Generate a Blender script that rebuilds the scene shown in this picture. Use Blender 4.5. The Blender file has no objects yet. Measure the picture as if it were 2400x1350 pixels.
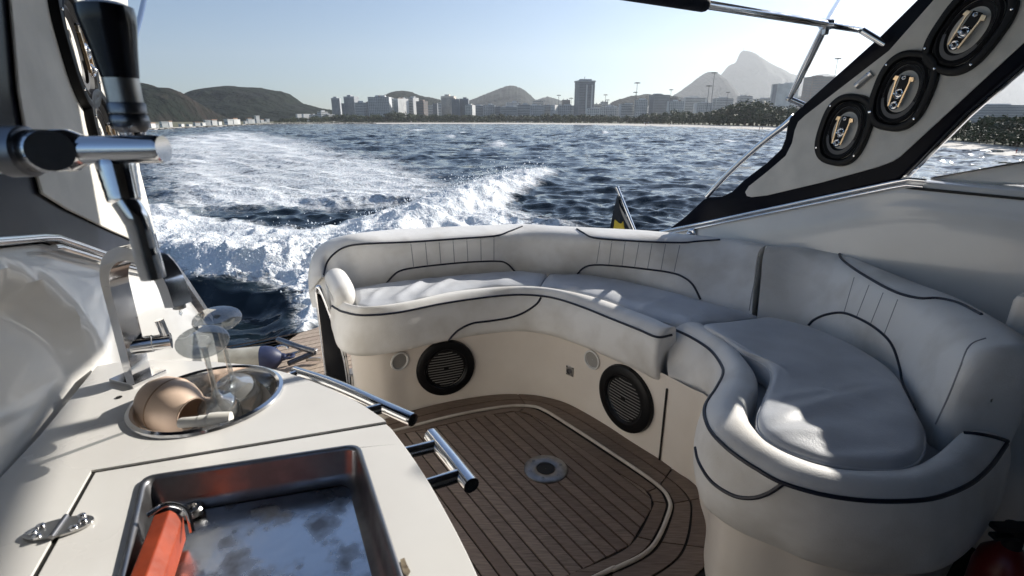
import bpy, bmesh, math, random
import numpy as np
from mathutils import Vector, Matrix, Quaternion
from mathutils.bvhtree import BVHTree
from mathutils.geometry import tessellate_polygon

random.seed(7); rng = np.random.default_rng(7)
scene = bpy.context.scene
C = scene.collection

# ------------------------------------------------------------------ camera, sky, sun, exposure
F = 1200.0                       # focal length of the photograph in its own pixels (18 mm on 36 mm film)
PITCH = math.atan((675 - 283) / F)
HC = 1.25                        # eye height above the cockpit sole
WZ = -1.15                       # sea level
cam_d = bpy.data.cameras.new('camera'); cam = bpy.data.objects.new('camera', cam_d); C.objects.link(cam)
cam.location = (0, 0, HC); cam.rotation_euler = (math.pi / 2 - PITCH, 0, 0)
cam_d.sensor_width = 36; cam_d.lens = 18; cam_d.clip_start = 0.02; cam_d.clip_end = 20000
cam_d.dof.use_dof = True; cam_d.dof.focus_distance = 2.4; cam_d.dof.aperture_fstop = 9.0
scene.camera = cam
SUN_AZ, SUN_EL = math.radians(52), math.radians(27)
SUN_DIR = Vector((math.sin(SUN_AZ) * math.cos(SUN_EL), math.cos(SUN_AZ) * math.cos(SUN_EL), math.sin(SUN_EL)))
world = bpy.data.worlds.new('World'); scene.world = world; world.use_nodes = True
wn = world.node_tree
sky = wn.nodes.new('ShaderNodeTexSky'); sky.sky_type = 'NISHITA'; sky.sun_disc = False
sky.sun_elevation = SUN_EL; sky.sun_rotation = SUN_AZ; sky.air_density = 1.0; sky.dust_density = 0.38; sky.ozone_density = 4.5
wn.links.new(sky.outputs[0], wn.nodes['Background'].inputs[0]); wn.nodes['Background'].inputs[1].default_value = 0.074
sun_d = bpy.data.lights.new('sun', 'SUN'); sun_d.energy = 5.0; sun_d.angle = math.radians(0.5); sun_d.color = (1, .95, .87)
sun = bpy.data.objects.new('sun', sun_d); C.objects.link(sun); sun.location = SUN_DIR * 50
sun.rotation_euler = (-SUN_DIR).to_track_quat('-Z', 'Y').to_euler()
scene.view_settings.view_transform = 'Standard'; scene.view_settings.look = 'None'
scene.view_settings.exposure = 0.74; scene.view_settings.gamma = 1.0; scene.view_settings.use_curve_mapping = False

# ------------------------------------------------------------------ layout helpers: a point of the photograph at a known height or plane
_c, _s = math.cos(PITCH), math.sin(PITCH)
def ray(px, py):
    u = (px - 1200) / F; v = -(py - 675) / F
    return Vector((u, _c + v * _s, -_s + v * _c))
CAM = Vector((0, 0, HC))
def at(px, py, z): r = ray(px, py); return CAM + r * ((z - HC) / r.z)
def aty(px, py, y): r = ray(px, py); return CAM + r * (y / r.y)
def onplane(px, py, Q1, Q2, off=0):
    d = Vector((Q2[0] - Q1[0], Q2[1] - Q1[1])); n = Vector((-d.y, d.x)).normalized()
    r = ray(px, py); t = (n.x * Q1[0] + n.y * Q1[1] + off) / (n.x * r.x + n.y * r.y); return CAM + r * t
RQ = ((.87, 2.854), (1.452, 1.897)); LQ = ((-.853, .92), (-1.333, 1.939))
def RP(px, py): return onplane(px, py, *RQ)
def LP(px, py): return onplane(px, py, *LQ)
AFT = Vector((-.52, .854, 0)); STB = Vector((.854, .52, 0))
def B(r, a, z): return STB * r + AFT * a + Vector((0, 0, z))
RDIR = Vector((RQ[0][0] - RQ[1][0], RQ[0][1] - RQ[1][1], 0)).normalized()   # along the right side, aft
RN = Vector((-RDIR.y, RDIR.x, 0));  RN = RN if RN.dot(STB) < 0 else -RN      # inboard normal of the right side
LDIR = Vector((LQ[1][0] - LQ[0][0], LQ[1][1] - LQ[0][1], 0)).normalized()
LN = Vector((LDIR.y, -LDIR.x, 0));  LN = LN if LN.dot(STB) > 0 else -LN      # inboard normal of the left side

# ------------------------------------------------------------------ mesh helpers
def cr(pts, n, closed=False):
    """Catmull-Rom through pts, n samples spread evenly per span"""
    P = [Vector(p) for p in pts]; m = len(P)
    out = []; spans = m if closed else m - 1
    for k in range(n):
        t = (k / n if closed else k / (n - 1)) * spans
        i = min(int(t), spans - 1); f = t - i
        if closed: p0, p1, p2, p3 = P[(i - 1) % m], P[i], P[(i + 1) % m], P[(i + 2) % m]
        else:
            p1, p2 = P[i], P[i + 1]
            p0 = P[i - 1] if i > 0 else p1 * 2 - p2
            p3 = P[i + 2] if i + 2 < m else p2 * 2 - p1
        out.append(.5 * (2 * p1 + (p2 - p0) * f + (2 * p0 - 5 * p1 + 4 * p2 - p3) * f * f + (3 * p1 - p0 - 3 * p2 + p3) * f ** 3))
    return out
def V2(pts): return [Vector((p[0], p[1], 0)) for p in pts]
class MB:
    def __init__(s): s.v = []; s.f = []
    def add(s, v, f):
        o = len(s.v); s.v += [tuple(p) for p in v]; s.f += [tuple(i + o for i in q) for q in f]; return s
    def grid(s, rows, cu=False, cv=False, flip=False):
        n, m = len(rows), len(rows[0]); f = []
        for i in range(n if cv else n - 1):
            for j in range(m if cu else m - 1):
                a, b, c, d = i * m + j, i * m + (j + 1) % m, ((i + 1) % n) * m + (j + 1) % m, ((i + 1) % n) * m + j
                f.append((a, d, c, b) if flip else (a, b, c, d))
        return s.add([p for r in rows for p in r], f)
    def box(s, c, sx, sy, sz, X=Vector((1, 0, 0)), Y=Vector((0, 1, 0)), Z=Vector((0, 0, 1))):
        c = Vector(c); v = [c + X * (sx * i / 2) + Y * (sy * j / 2) + Z * (sz * k / 2) for k in (-1, 1) for j in (-1, 1) for i in (-1, 1)]
        return s.add(v, [(0, 2, 3, 1), (4, 5, 7, 6), (0, 1, 5, 4), (2, 6, 7, 3), (0, 4, 6, 2), (1, 3, 7, 5)])
    def tube(s, pts, r, n=12, closed=False, caps=True, squash=None):
        P = [Vector(p) for p in pts]; m = len(P); R = r if hasattr(r, '__len__') else [r] * m
        T = []
        for i in range(m):
            a = P[(i - 1) % m] if closed or i > 0 else P[0]; b = P[(i + 1) % m] if closed or i < m - 1 else P[-1]
            t = (b - a); T.append(t.normalized() if t.length > 1e-9 else Vector((0, 0, 1)))
        ref = Vector((0, 0, 1)) if abs(T[0].z) < .9 else Vector((1, 0, 0))
        nrm = T[0].cross(ref).normalized(); rows = []
        for i in range(m):
            if i: nrm = (T[i - 1].rotation_difference(T[i]) @ nrm); nrm = (nrm - T[i] * nrm.dot(T[i])).normalized()
            bn = T[i].cross(nrm)
            rows.append([P[i] + nrm * (R[i] * math.cos(2 * math.pi * k / n)) + bn * (R[i] * math.sin(2 * math.pi * k / n)) for k in range(n)])
        o = len(s.v); s.grid(rows, cu=True, cv=closed, flip=True)
        if caps and not closed: s.f.append(tuple(o + k for k in range(n))[::1]); s.f.append(tuple(o + (m - 1) * n + k for k in range(n))[::-1])
        return s
    def lathe(s, prof, n=32, mat=None, caps=False):
        M_ = mat or Matrix(); rows = [[M_ @ Vector((r * math.cos(2 * math.pi * k / n), r * math.sin(2 * math.pi * k / n), z)) for k in range(n)] for r, z in prof]
        o = len(s.v); s.grid(rows, cu=True)
        if caps: s.f.append(tuple(o + k for k in range(n))[::-1]); e = o + (len(prof) - 1) * n; s.f.append(tuple(e + k for k in range(n)))
        return s
    def slab(s, poly, up, holes=()):
        """poly: planar outline (list of 3D points), extruded by vector up; holes likewise"""
        loops = [[Vector(p) for p in poly]] + [[Vector(p) for p in h] for h in holes]
        flat = [p for l in loops for p in l]; o = len(s.v); n = len(flat); up = Vector(up)
        tri = tessellate_polygon(loops)
        s.v += [tuple(p) for p in flat] + [tuple(p + up) for p in flat]
        for t in tri: s.f.append(tuple(o + i for i in t)); s.f.append(tuple(o + n + i for i in t[::-1]))
        k = 0
        for l in loops:
            m = len(l)
            for i in range(m): a, b = o + k + i, o + k + (i + 1) % m; s.f.append((a, b, b + n, a + n))
            k += m
        return s
    def obj(s, name, mat, parent=None, smooth=True, bevel=0, fix=True, sharp=40, weld=False):
        me = bpy.data.meshes.new(name); me.from_pydata(s.v, [], s.f); me.update()
        if fix or weld:
            bm = bmesh.new(); bm.from_mesh(me)
            if weld: bmesh.ops.remove_doubles(bm, verts=bm.verts, dist=1e-5)
            bmesh.ops.recalc_face_normals(bm, faces=bm.faces); bm.to_mesh(me); bm.free()
        return link(name, me, mat, parent, smooth, bevel, sharp)
def link(name, me, mat, parent=None, smooth=True, bevel=0, sharp=40):
    o = bpy.data.objects.new(name, me); C.objects.link(o)
    if mat is not None and not len(me.materials): me.materials.append(mat)
    if parent: o.parent = parent; o.matrix_parent_inverse = Matrix()
    if bevel:
        b = o.modifiers.new('bevel', 'BEVEL'); b.width = bevel; b.segments = 2; b.limit_method = 'ANGLE'; b.angle_limit = math.radians(35)
        o.modifiers.new('even_normals', 'WEIGHTED_NORMAL')
    if smooth:
        me.polygons.foreach_set('use_smooth', [True] * len(me.polygons))
        if sharp < 180: me.set_sharp_from_angle(angle=math.radians(sharp))
    return o
def empty(name, loc=(0, 0, 0)):
    o = bpy.data.objects.new(name, None); C.objects.link(o); o.location = (0, 0, 0); o.empty_display_size = .05; return o
def tag(o, label, cat, group=None, kind=None):
    if label: o['label'] = label
    if cat: o['category'] = cat
    if group: o['group'] = group
    if kind: o['kind'] = kind
    return o
def struct(o, label=None, cat=None, kind='structure'):
    o['kind'] = kind
    if label: o['label'] = label
    if cat: o['category'] = cat
    return o
def patch(net, nu, nv):
    """bicubic surface through a net of rows (same number of stations each)"""
    rows = [cr(r, nu) for r in net]; cols = [cr([rows[i][j] for i in range(len(rows))], nv) for j in range(nu)]
    return [[cols[j][i] for j in range(nu)] for i in range(nv)]
def bvh_of(mb): return BVHTree.FromPolygons([Vector(v) for v in mb.v], mb.f)
def drape(bvh, pix, n, off=.002, maxd=6):
    out = []
    for p in cr(V2(pix), n):
        d = ray(p.x, p.y).normalized(); h = bvh.ray_cast(CAM, d, maxd)
        if h[0] is None: continue
        nn = h[1] if h[1].dot(d) < 0 else -h[1]; out.append(h[0] + nn * off)
    return out
def basis(n, up=Vector((0, 0, 1))):
    n = Vector(n).normalized(); x = up.cross(n).normalized(); y = n.cross(x); return x, y, n
def frame(loc, n, up=Vector((0, 0, 1)), roll=0):
    x, y, z = basis(n, up); m = Matrix((x, y, z)).transposed().to_4x4(); m.translation = Vector(loc)
    return m @ Matrix.Rotation(roll, 4, 'Z')

# ------------------------------------------------------------------ materials
def newmat(name):
    m = bpy.data.materials.new(name); m.use_nodes = True; return m, m.node_tree.nodes, m.node_tree.links
def M(name, c, rough=.5, metal=0.0, c2=None, ns=6.0, nd=5, lo=.35, hi=.65, bump=0.0, bs=80.0, bd=.002, wr=0.0, ws=9.0, coat=0.0, spec=.5, stretch=None, rot=0, rvar=0.0, trans=0.0, ior=1.45, sub=0.0):
    m, N, L = newmat(name); p = N['Principled BSDF']
    p.inputs['Base Color'].default_value = (*c, 1); p.inputs['Roughness'].default_value = rough; p.inputs['Metallic'].default_value = metal
    p.inputs['Specular IOR Level'].default_value = spec; p.inputs['IOR'].default_value = ior
    p.inputs['Transmission Weight'].default_value = trans; p.inputs['Coat Weight'].default_value = coat; p.inputs['Coat Roughness'].default_value = .06
    if sub: p.inputs['Subsurface Weight'].default_value = sub; p.inputs['Subsurface Radius'].default_value = (.02, .02, .02)
    geo = N.new('ShaderNodeNewGeometry'); vec = geo.outputs['Position']
    if stretch:
        mp = N.new('ShaderNodeMapping'); mp.inputs['Rotation'].default_value = (0, 0, rot); mp.inputs['Scale'].default_value = stretch
        L.new(vec, mp.inputs[0]); vec = mp.outputs[0]
    if c2 or rvar:
        n = N.new('ShaderNodeTexNoise'); n.inputs['Scale'].default_value = ns; n.inputs['Detail'].default_value = nd; L.new(vec, n.inputs['Vector'])
        r = N.new('ShaderNodeMapRange'); r.inputs[1].default_value = lo; r.inputs[2].default_value = hi; L.new(n.outputs[0], r.inputs[0])
        if c2:
            x = N.new('ShaderNodeMix'); x.data_type = 'RGBA'; x.inputs[6].default_value = (*c, 1); x.inputs[7].default_value = (*c2, 1)
            L.new(r.outputs[0], x.inputs[0]); L.new(x.outputs[2], p.inputs['Base Color'])
        if rvar:
            q = N.new('ShaderNodeMapRange'); q.inputs[3].default_value = rough; q.inputs[4].default_value = rough + rvar
            L.new(r.outputs[0], q.inputs[0]); L.new(q.outputs[0], p.inputs['Roughness'])
    if bump:
        n2 = N.new('ShaderNodeTexNoise'); n2.inputs['Scale'].default_value = bs; n2.inputs['Detail'].default_value = 4; L.new(vec, n2.inputs['Vector'])
        b = N.new('ShaderNodeBump'); b.inputs['Strength'].default_value = bump; b.inputs['Distance'].default_value = bd
        L.new(n2.outputs[0], b.inputs['Height']); L.new(b.outputs[0], p.inputs['Normal'])
        if wr:                                    # broad soft creases under the fine grain
            n3 = N.new('ShaderNodeTexNoise'); n3.inputs['Scale'].default_value = ws; n3.inputs['Detail'].default_value = 3; n3.inputs['Distortion'].default_value = .3; L.new(vec, n3.inputs['Vector'])
            b3 = N.new('ShaderNodeBump'); b3.inputs['Strength'].default_value = wr; b3.inputs['Distance'].default_value = .02; L.new(n3.outputs[0], b3.inputs['Height']); L.new(b3.outputs[0], b.inputs['Normal'])
    return m
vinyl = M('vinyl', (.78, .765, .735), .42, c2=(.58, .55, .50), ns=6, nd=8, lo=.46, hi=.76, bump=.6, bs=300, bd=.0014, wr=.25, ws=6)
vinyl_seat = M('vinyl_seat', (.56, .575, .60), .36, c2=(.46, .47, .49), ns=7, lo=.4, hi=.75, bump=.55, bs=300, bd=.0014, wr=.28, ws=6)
gel = M('gelcoat', (.74, .73, .70), .16, c2=(.68, .665, .635), ns=3, bump=.03, bs=6, bd=.01, coat=.4)
gel_warm = M('gelcoat_warm', (.85, .785, .705), .30, c2=(.77, .70, .62), ns=4, bump=.05, bs=60)
white_top = M('countertop_white', (.76, .745, .71), .18, c2=(.70, .68, .645), ns=5, nd=6, coat=.3, rvar=.15)
chrome = M('polished_steel', (.78, .78, .79), .07, 1.0, rvar=.10, ns=25)
steel = M('brushed_steel', (.62, .61, .60), .24, 1.0, c2=(.5, .49, .47), ns=30, rvar=.15)
dark_steel = M('dull_steel', (.30, .30, .31), .28, 1.0, c2=(.2, .2, .21), ns=20, rvar=.2)
black_gloss = M('black_gloss', (.012, .014, .022), .10, rvar=.12, ns=6, coat=.5)
navy = M('navy_frame', (.005, .006, .012), .16, c2=(.010, .011, .016), ns=4, rvar=.12, spec=.08)
piping_m = M('navy_piping', (.012, .014, .026), .38)
stitch_m = M('stitch', (.30, .30, .31), .7)
rubber = M('black_plastic', (.005, .005, .006), .42, bump=.15, bs=200, spec=.3)
black_soft = M('matt_black', (.006, .006, .007), .62)
cone_m = M('speaker_cone', (.012, .012, .014), .5)
grey_ring = M('speaker_rubber_ring', (.10, .10, .105), .5)
gold = M('gold_anodised', (.80, .58, .36), .28, 1.0)
carpet = M('panel_carpet', (.74, .71, .65), .85, c2=(.62, .60, .55), ns=9, bump=.5, bs=300, bd=.002)
trim_m = M('sole_trim', (.60, .55, .48), .45, c2=(.48, .42, .36), ns=12)
caulk = M('caulk', (.012, .011, .010), .7)
PLK = math.atan2(-.835, .55)
def teak_mat(name, c, c2, rot): return M(name, c, .44, c2=c2, ns=14, nd=8, lo=.3, hi=.7, bump=.35, bs=60, bd=.002, stretch=(1.2, 14, 3), rot=rot, spec=.5, rvar=.2)
teaks = [teak_mat('teak_' + k, c, c2, -PLK) for k, c, c2 in (('a', (.255, .185, .142), (.135, .096, .074)), ('b', (.32, .245, .195), (.18, .136, .108)), ('c', (.20, .142, .108), (.115, .08, .062)), ('d', (.28, .21, .165), (.13, .097, .077)), ('e', (.225, .165, .13), (.165, .12, .094)))]
teak_dry = [M('teak_dry_a', (.44, .35, .27), .6, c2=(.33, .26, .20), ns=10, stretch=(12, 1.5, 3), rot=-.5), M('teak_dry_b', (.40, .31, .24), .6, c2=(.30, .23, .18), ns=10, stretch=(12, 1.5, 3), rot=-.5)]
teak_edge = [teak_mat('teak_edge_a', (.235, .175, .135), (.14, .10, .076), .6), teak_mat('teak_edge_b', (.21, .15, .114), (.13, .092, .07), 1.2)]

# ------------------------------------------------------------------ noise on numpy arrays
_T = rng.random((256, 256))
def vnoise(x, y):
    xi = np.floor(x).astype(np.int64); yi = np.floor(y).astype(np.int64); fx = x - xi; fy = y - yi
    fx = fx * fx * fx * (fx * (fx * 6 - 15) + 10); fy = fy * fy * fy * (fy * (fy * 6 - 15) + 10)
    a = _T[xi & 255, yi & 255]; b = _T[(xi + 1) & 255, yi & 255]; c = _T[xi & 255, (yi + 1) & 255]; d = _T[(xi + 1) & 255, (yi + 1) & 255]
    return (a + (b - a) * fx) * (1 - fy) + (c + (d - c) * fx) * fy
def fbm(x, y, o=4, billow=False):
    s = 0; amp = 1; t = 0
    for k in range(o):
        n = vnoise(x * 2 ** k + 17.3 * k, y * 2 ** k - 9.1 * k)
        if billow: n = np.abs(2 * n - 1)
        s = s + n * amp; t += amp; amp *= .5
    return s / t
def sstep(a, b, x): t = np.clip((x - a) / (b - a), 0, 1); return t * t * (3 - 2 * t)
def sdf(poly, X, Y):
    inside = np.zeros(X.shape, bool); dist = np.full(X.shape, 1e9); n = len(poly)
    for i in range(n):
        x1, y1 = poly[i]; x2, y2 = poly[(i + 1) % n]; dx, dy = x2 - x1, y2 - y1
        t = np.clip(((X - x1) * dx + (Y - y1) * dy) / (dx * dx + dy * dy + 1e-12), 0, 1)
        dist = np.minimum(dist, np.hypot(X - x1 - t * dx, Y - y1 - t * dy))
        if abs(dy) > 1e-12: inside ^= ((y1 > Y) != (y2 > Y)) & (X < (x2 - x1) * (Y - y1) / dy + x1)
    return np.where(inside, dist, -dist)
def pline(pts, X, Y):
    """distance to a polyline and the value carried along it"""
    best = np.full(X.shape, 1e9); val = np.zeros(X.shape); rad = np.zeros(X.shape)
    for (x1, y1, v1), (x2, y2, v2) in zip(pts, pts[1:]):
        dx, dy = x2 - x1, y2 - y1; t = np.clip(((X - x1) * dx + (Y - y1) * dy) / (dx * dx + dy * dy), 0, 1)
        d = np.hypot(X - x1 - t * dx, Y - y1 - t * dy); m = d < best; best = np.where(m, d, best); val = np.where(m, v1 + t * (v2 - v1), val); rad = np.where(m, np.hypot(x1 + t * dx, y1 + t * dy), rad)
    return best, val, rad
def W(px, py): p = at(px, py, WZ); return (p.x, p.y)

# ------------------------------------------------------------------ sea
def build_water():
    fine = np.linspace(math.radians(-52), math.radians(50), 800); coarse = np.linspace(math.radians(50), math.radians(308), 60)[1:-1]
    az = np.concatenate([fine, coarse]); far = np.concatenate([1 / np.linspace(1 / 3.4, 1 / 32.0, 460)[:-1], np.cumsum(np.concatenate([[32.0], np.linspace(.36, 1.05, 118)]))[:-1], np.cumsum(np.concatenate([[115.0], np.linspace(1.05, 2.3, 190)])), np.geomspace(440, 5400, 30)]); near = np.linspace(.2, 3.3, 12)
    dist = np.concatenate([near, far]); D, Az = np.meshgrid(dist, az, indexing='ij')
    X = D * np.sin(Az); Y = D * np.cos(Az)
    sp = np.maximum(D * math.radians(102) / 800, np.gradient(dist)[:, None] * .8)
    sp = np.where((Az > math.radians(50)), D * .08, sp)
    Z = np.zeros_like(X); DX = np.zeros_like(X); DY = np.zeros_like(X)
    foamA = [W(*p) for p in [(300, 470), (420, 478), (540, 512), (700, 530), (830, 520), (960, 478), (1060, 440), (1130, 412), (1200, 404), (1305, 402), (1312, 420), (1225, 468), (1215, 520), (1290, 545), (1250, 600), (800, 690), (752, 800), (690, 800), (655, 705), (600, 690), (480, 690), (400, 672), (340, 640), (290, 600)]]
    foamB = [W(*p) for p in [(250, 330), (420, 312), (520, 302), (640, 308), (800, 325), (930, 352), (1060, 375), (1140, 395), (1110, 470), (900, 500), (300, 500)]]
    foamC = [W(*p) for p in [(1150, 440), (1230, 470), (1300, 500), (1430, 545), (1450, 590), (1100, 600), (1100, 500)]]
    hole = [W(*p) for p in [(650, 490), (740, 470), (860, 462), (930, 470), (900, 510), (780, 520), (680, 512)]]
    dull = [W(*p) for p in [(430, 352), (540, 338), (640, 345), (760, 372), (860, 410), (830, 450), (640, 462), (450, 420)]]
    trough = [W(*p) for p in [(380, 690), (480, 698), (600, 700), (655, 712), (700, 812), (760, 1000), (300, 1000), (300, 700)]]
    sA, sB, sC, sH, sD, sT = [sdf(p, X, Y) / D for p in (foamA, foamB, foamC, hole, dull, trough)]
    cA = sstep(-.02, .07, sA); cB = sstep(-.06, .14, sB); cC = sstep(-.04, .10, sC); cH = sstep(-.03, .06, sH); cD = sstep(-.05, .12, sD); cT = sstep(-.01, .05, sT)
    # wind waves
    r2 = np.random.default_rng(11)
    damp = 1 - .72 * cT - .35 * cA
    for k in range(64):
        lam = .30 * (7.5 / .30) ** (k / 63.0); th = math.radians(-105 + r2.normal(0, 32)); dx, dy = math.cos(th), math.sin(th)
        amp = .0082 * lam ** .70 * (0.5 + r2.random()) * (1.3 if lam < 1.5 else .85 if lam < 3 else .62); kk = 2 * math.pi / lam; ph = r2.random() * 6.28
        wgt = sstep(2.0, 4.0, lam / sp) * damp * (1 + .9 * sstep(25, 80, D)) * (1 if lam < 4.5 else .75)
        wob = 1.6 * vnoise(X / (lam * 3) + k * 3.1, Y / (lam * 3) - k * 1.7)
        a = kk * (X * dx + Y * dy) + ph + 2.2 * wob
        Z += wgt * amp * np.cos(a); q = .85 * amp * wgt * np.sin(a); DX -= dx * q; DY -= dy * q
    # wake: crest ridge, churned heaps, trough beside the platform
    crest = [(*W(px, py), h) for px, py, h in [(250, 595, .30), (420, 632, .40), (520, 645, .46), (640, 648, .46), (760, 636, .42), (900, 570, .30), (1040, 505, .30), (1140, 460, .36), (1205, 436, .34), (1300, 428, .2), (1340, 424, .0)]]
    cd, ch, cr_ = pline(crest, X, Y); wid = np.where(D < cr_, .34 + .02 * D, .9 + .02 * D)
    Z += ch * np.exp(-(cd / wid) ** 2) - .14 * cT
    turb = np.clip(cA * 1.0 + .25 * cB * (1 - cD) + .15 * cC, 0, 1.0)
    b1 = fbm(X / .95, Y / .95, 3, True); b2 = fbm(X / .33 + 40, Y / .33 + 9, 4, True); fx = sstep(.09, .03, sp)
    Z += turb * ((.55 - b1) * .34 + (.5 - b2) * .20 * fx + (fbm(X / .11, Y / .11, 3) - .5) * .07 * sstep(.05, .02, sp))
    DX += turb * (fbm(X / .5 + 5, Y / .5, 3) - .5) * .24 * fx; DY += turb * (fbm(X / .5, Y / .5 + 31, 3) - .5) * .24 * fx
    # white caps on the open water
    cap = np.zeros_like(X)
    for px, py, wpx, hpx, z in [(1258, 408, 50, 9, .20), (1165, 340, 26, 7, .26), (985, 305, 16, 2, .16), (1060, 320, 14, 2.5, .14), (1085, 311, 7, 1.6, .1), (1600, 352, 10, 1.6, .08), (1120, 356, 14, 3, .10), (560, 316, 40, 5, .15), (620, 345, 26, 8, .1), (1420, 312, 10, 2, .1), (1700, 330, 14, 2, .1)]:
        x0, y0 = W(px, py); xa, ya = W(px + wpx, py); xb, yb = W(px, py - hpx)
        u = ((X - x0) * (xa - x0) + (Y - y0) * (ya - y0)) / ((xa - x0) ** 2 + (ya - y0) ** 2); v = ((X - x0) * (xb - x0) + (Y - y0) * (yb - y0)) / ((xb - x0) ** 2 + (yb - y0) ** 2)
        g = np.exp(-(u * u + v * v)); Z += z * g; cap = np.maximum(cap, .92 * np.exp(-(u * u + (v + .25) ** 2 * 1.6)))
    st = fbm(X / 3.2, Y / 1.1, 4)
    streak = sstep(.25, .7, fbm(X / (.35 * D + 1), Y / (.16 * D + .5), 3))
    foam = np.maximum.reduce([cA * (.78 + .5 * (b1 < .5) * .5 + .25 * streak), cB * (.35 + .42 * streak), cC * .62, cap])
    foam = foam - .20 * cH * (1 - .6 * streak) - .16 * cD; foam = np.maximum(foam, cap) * (1 - cT * .97)
    foam = np.maximum(foam, .26 * sstep(.10, .22, Z) * (D < 90))
    co = np.stack([X + DX, Y + DY, WZ + Z], -1).reshape(-1, 3); n, m = X.shape
    i, j = np.meshgrid(np.arange(n - 1), np.arange(m), indexing='ij'); j2 = (j + 1) % m
    q = np.stack([i * m + j, i * m + j2, (i + 1) * m + j2, (i + 1) * m + j], -1).reshape(-1, 4)
    me = bpy.data.meshes.new('water'); nf = len(q)
    me.vertices.add(len(co)); me.vertices.foreach_set('co', co.astype(np.float32).ravel())
    me.loops.add(nf * 4); me.loops.foreach_set('vertex_index', q.astype(np.int32)[:, ::-1].ravel().copy())
    me.polygons.add(nf); me.polygons.foreach_set('loop_start', np.arange(0, nf * 4, 4, dtype=np.int32)); me.polygons.foreach_set('use_smooth', np.ones(nf, bool))
    me.update(calc_edges=True)
    at_ = me.attributes.new('foam', 'FLOAT', 'POINT'); at_.data.foreach_set('value', np.clip(foam, 0, 1.4).astype(np.float32).ravel())
    return me, (X + DX, Y + DY, WZ + Z, turb, cA, D)
def water_mat():
    m, N, L = newmat('sea'); p = N['Principled BSDF']; out = N['Material Output']
    p.inputs['Base Color'].default_value = (.008, .015, .020, 1); p.inputs['Roughness'].default_value = .06; p.inputs['IOR'].default_value = 1.333; p.inputs['Specular IOR Level'].default_value = .5
    geo = N.new('ShaderNodeNewGeometry'); at_ = N.new('ShaderNodeAttribute'); at_.attribute_name = 'foam'
    mp = N.new('ShaderNodeMapping'); mp.inputs['Scale'].default_value = (.75, 1.25, 1); mp.inputs['Rotation'].default_value = (0, 0, .25); L.new(geo.outputs['Position'], mp.inputs[0])
    def noise(s, d, v, dist=0):
        n = N.new('ShaderNodeTexNoise'); n.inputs['Scale'].default_value = s; n.inputs['Detail'].default_value = d; n.inputs['Distortion'].default_value = dist; L.new(v, n.inputs['Vector']); return n.outputs[0]
    def math_(op, a, b=None, c=None):
        x = N.new('ShaderNodeMath'); x.operation = op
        for k, q in enumerate((a, b, c)):
            if q is None: continue
            if isinstance(q, (int, float)): x.inputs[k].default_value = q
            else: L.new(q, x.inputs[k])
        return x.outputs[0]
    def vm(op, a, b):
        x = N.new('ShaderNodeVectorMath'); x.operation = op
        for k, q in enumerate((a, b)):
            if q is None: continue
            if isinstance(q, tuple): x.inputs[k].default_value = q
            else: L.new(q, x.inputs[k])
        return x.outputs[0]
    def ncol(s, d, amp):                          # ripple slopes straight from noise, so they survive at any distance
        n = N.new('ShaderNodeTexNoise'); n.inputs['Scale'].default_value = s; n.inputs['Detail'].default_value = d; L.new(mp.outputs[0], n.inputs['Vector'])
        return vm('MULTIPLY', vm('SUBTRACT', n.outputs['Color'], (.5, .5, .5)), (amp, amp, 0))
    dl = N.new('ShaderNodeVectorMath'); dl.operation = 'LENGTH'; L.new(geo.outputs['Position'], dl.inputs[0])   # open water out in the bay is rougher than the boat's lee
    dm = N.new('ShaderNodeMapRange'); dm.interpolation_type = 'SMOOTHSTEP'; dm.inputs[1].default_value = 12; dm.inputs[2].default_value = 90; dm.inputs[3].default_value = .7; dm.inputs[4].default_value = 1.3; L.new(dl.outputs['Value'], dm.inputs[0])
    cx = N.new('ShaderNodeCombineXYZ'); [L.new(dm.outputs[0], cx.inputs[q]) for q in range(3)]; dfac = cx.outputs[0]
    nv = vm('NORMALIZE', vm('ADD', geo.outputs['Normal'], vm('MULTIPLY', vm('ADD', ncol(1.0, 2, 1.0), ncol(4.5, 4, .9)), dfac)), None); L.new(nv, p.inputs['Normal'])
    foam = N.new('ShaderNodeBsdfPrincipled'); foam.inputs['Base Color'].default_value = (.70, .72, .73, 1); foam.inputs['Roughness'].default_value = .75; foam.inputs['Subsurface Weight'].default_value = .25; foam.inputs['Subsurface Radius'].default_value = (.05, .07, .08)
    # lacy mask: ridged noise thresholded by the coverage carried on the mesh
    r1 = math_('SUBTRACT', 1.0, math_('MULTIPLY', math_('ABSOLUTE', math_('SUBTRACT', noise(1.5, 6, mp.outputs[0], 1.2), .5)), 5.0))
    r2 = math_('SUBTRACT', 1.0, math_('MULTIPLY', math_('ABSOLUTE', math_('SUBTRACT', noise(6, 5, mp.outputs[0], .8), .5)), 5.0))
    lace = math_('ADD', math_('MULTIPLY', r1, .55), math_('MULTIPLY', r2, .45))
    cov = at_.outputs['Fac']
    k = math_('ADD', cov, math_('MULTIPLY', math_('SUBTRACT', lace, .45), .55))
    mr = N.new('ShaderNodeMapRange'); mr.interpolation_type = 'SMOOTHSTEP'; mr.inputs[1].default_value = .40; mr.inputs[2].default_value = .98; L.new(k, mr.inputs[0])
    fb = N.new('ShaderNodeBump'); fb.inputs['Strength'].default_value = .9; fb.inputs['Distance'].default_value = .06; L.new(math_('ADD', noise(9, 6, geo.outputs['Position']), math_('MULTIPLY', noise(30, 4, geo.outputs['Position']), .4)), fb.inputs['Height']); L.new(fb.outputs[0], foam.inputs['Normal'])
    mx = N.new('ShaderNodeMixShader'); L.new(mr.outputs[0], mx.inputs[0]); L.new(p.outputs[0], mx.inputs[1]); L.new(foam.outputs[0], mx.inputs[2]); L.new(mx.outputs[0], out.inputs['Surface'])
    return m
wme, WF = build_water(); sea = water_mat()
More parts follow.
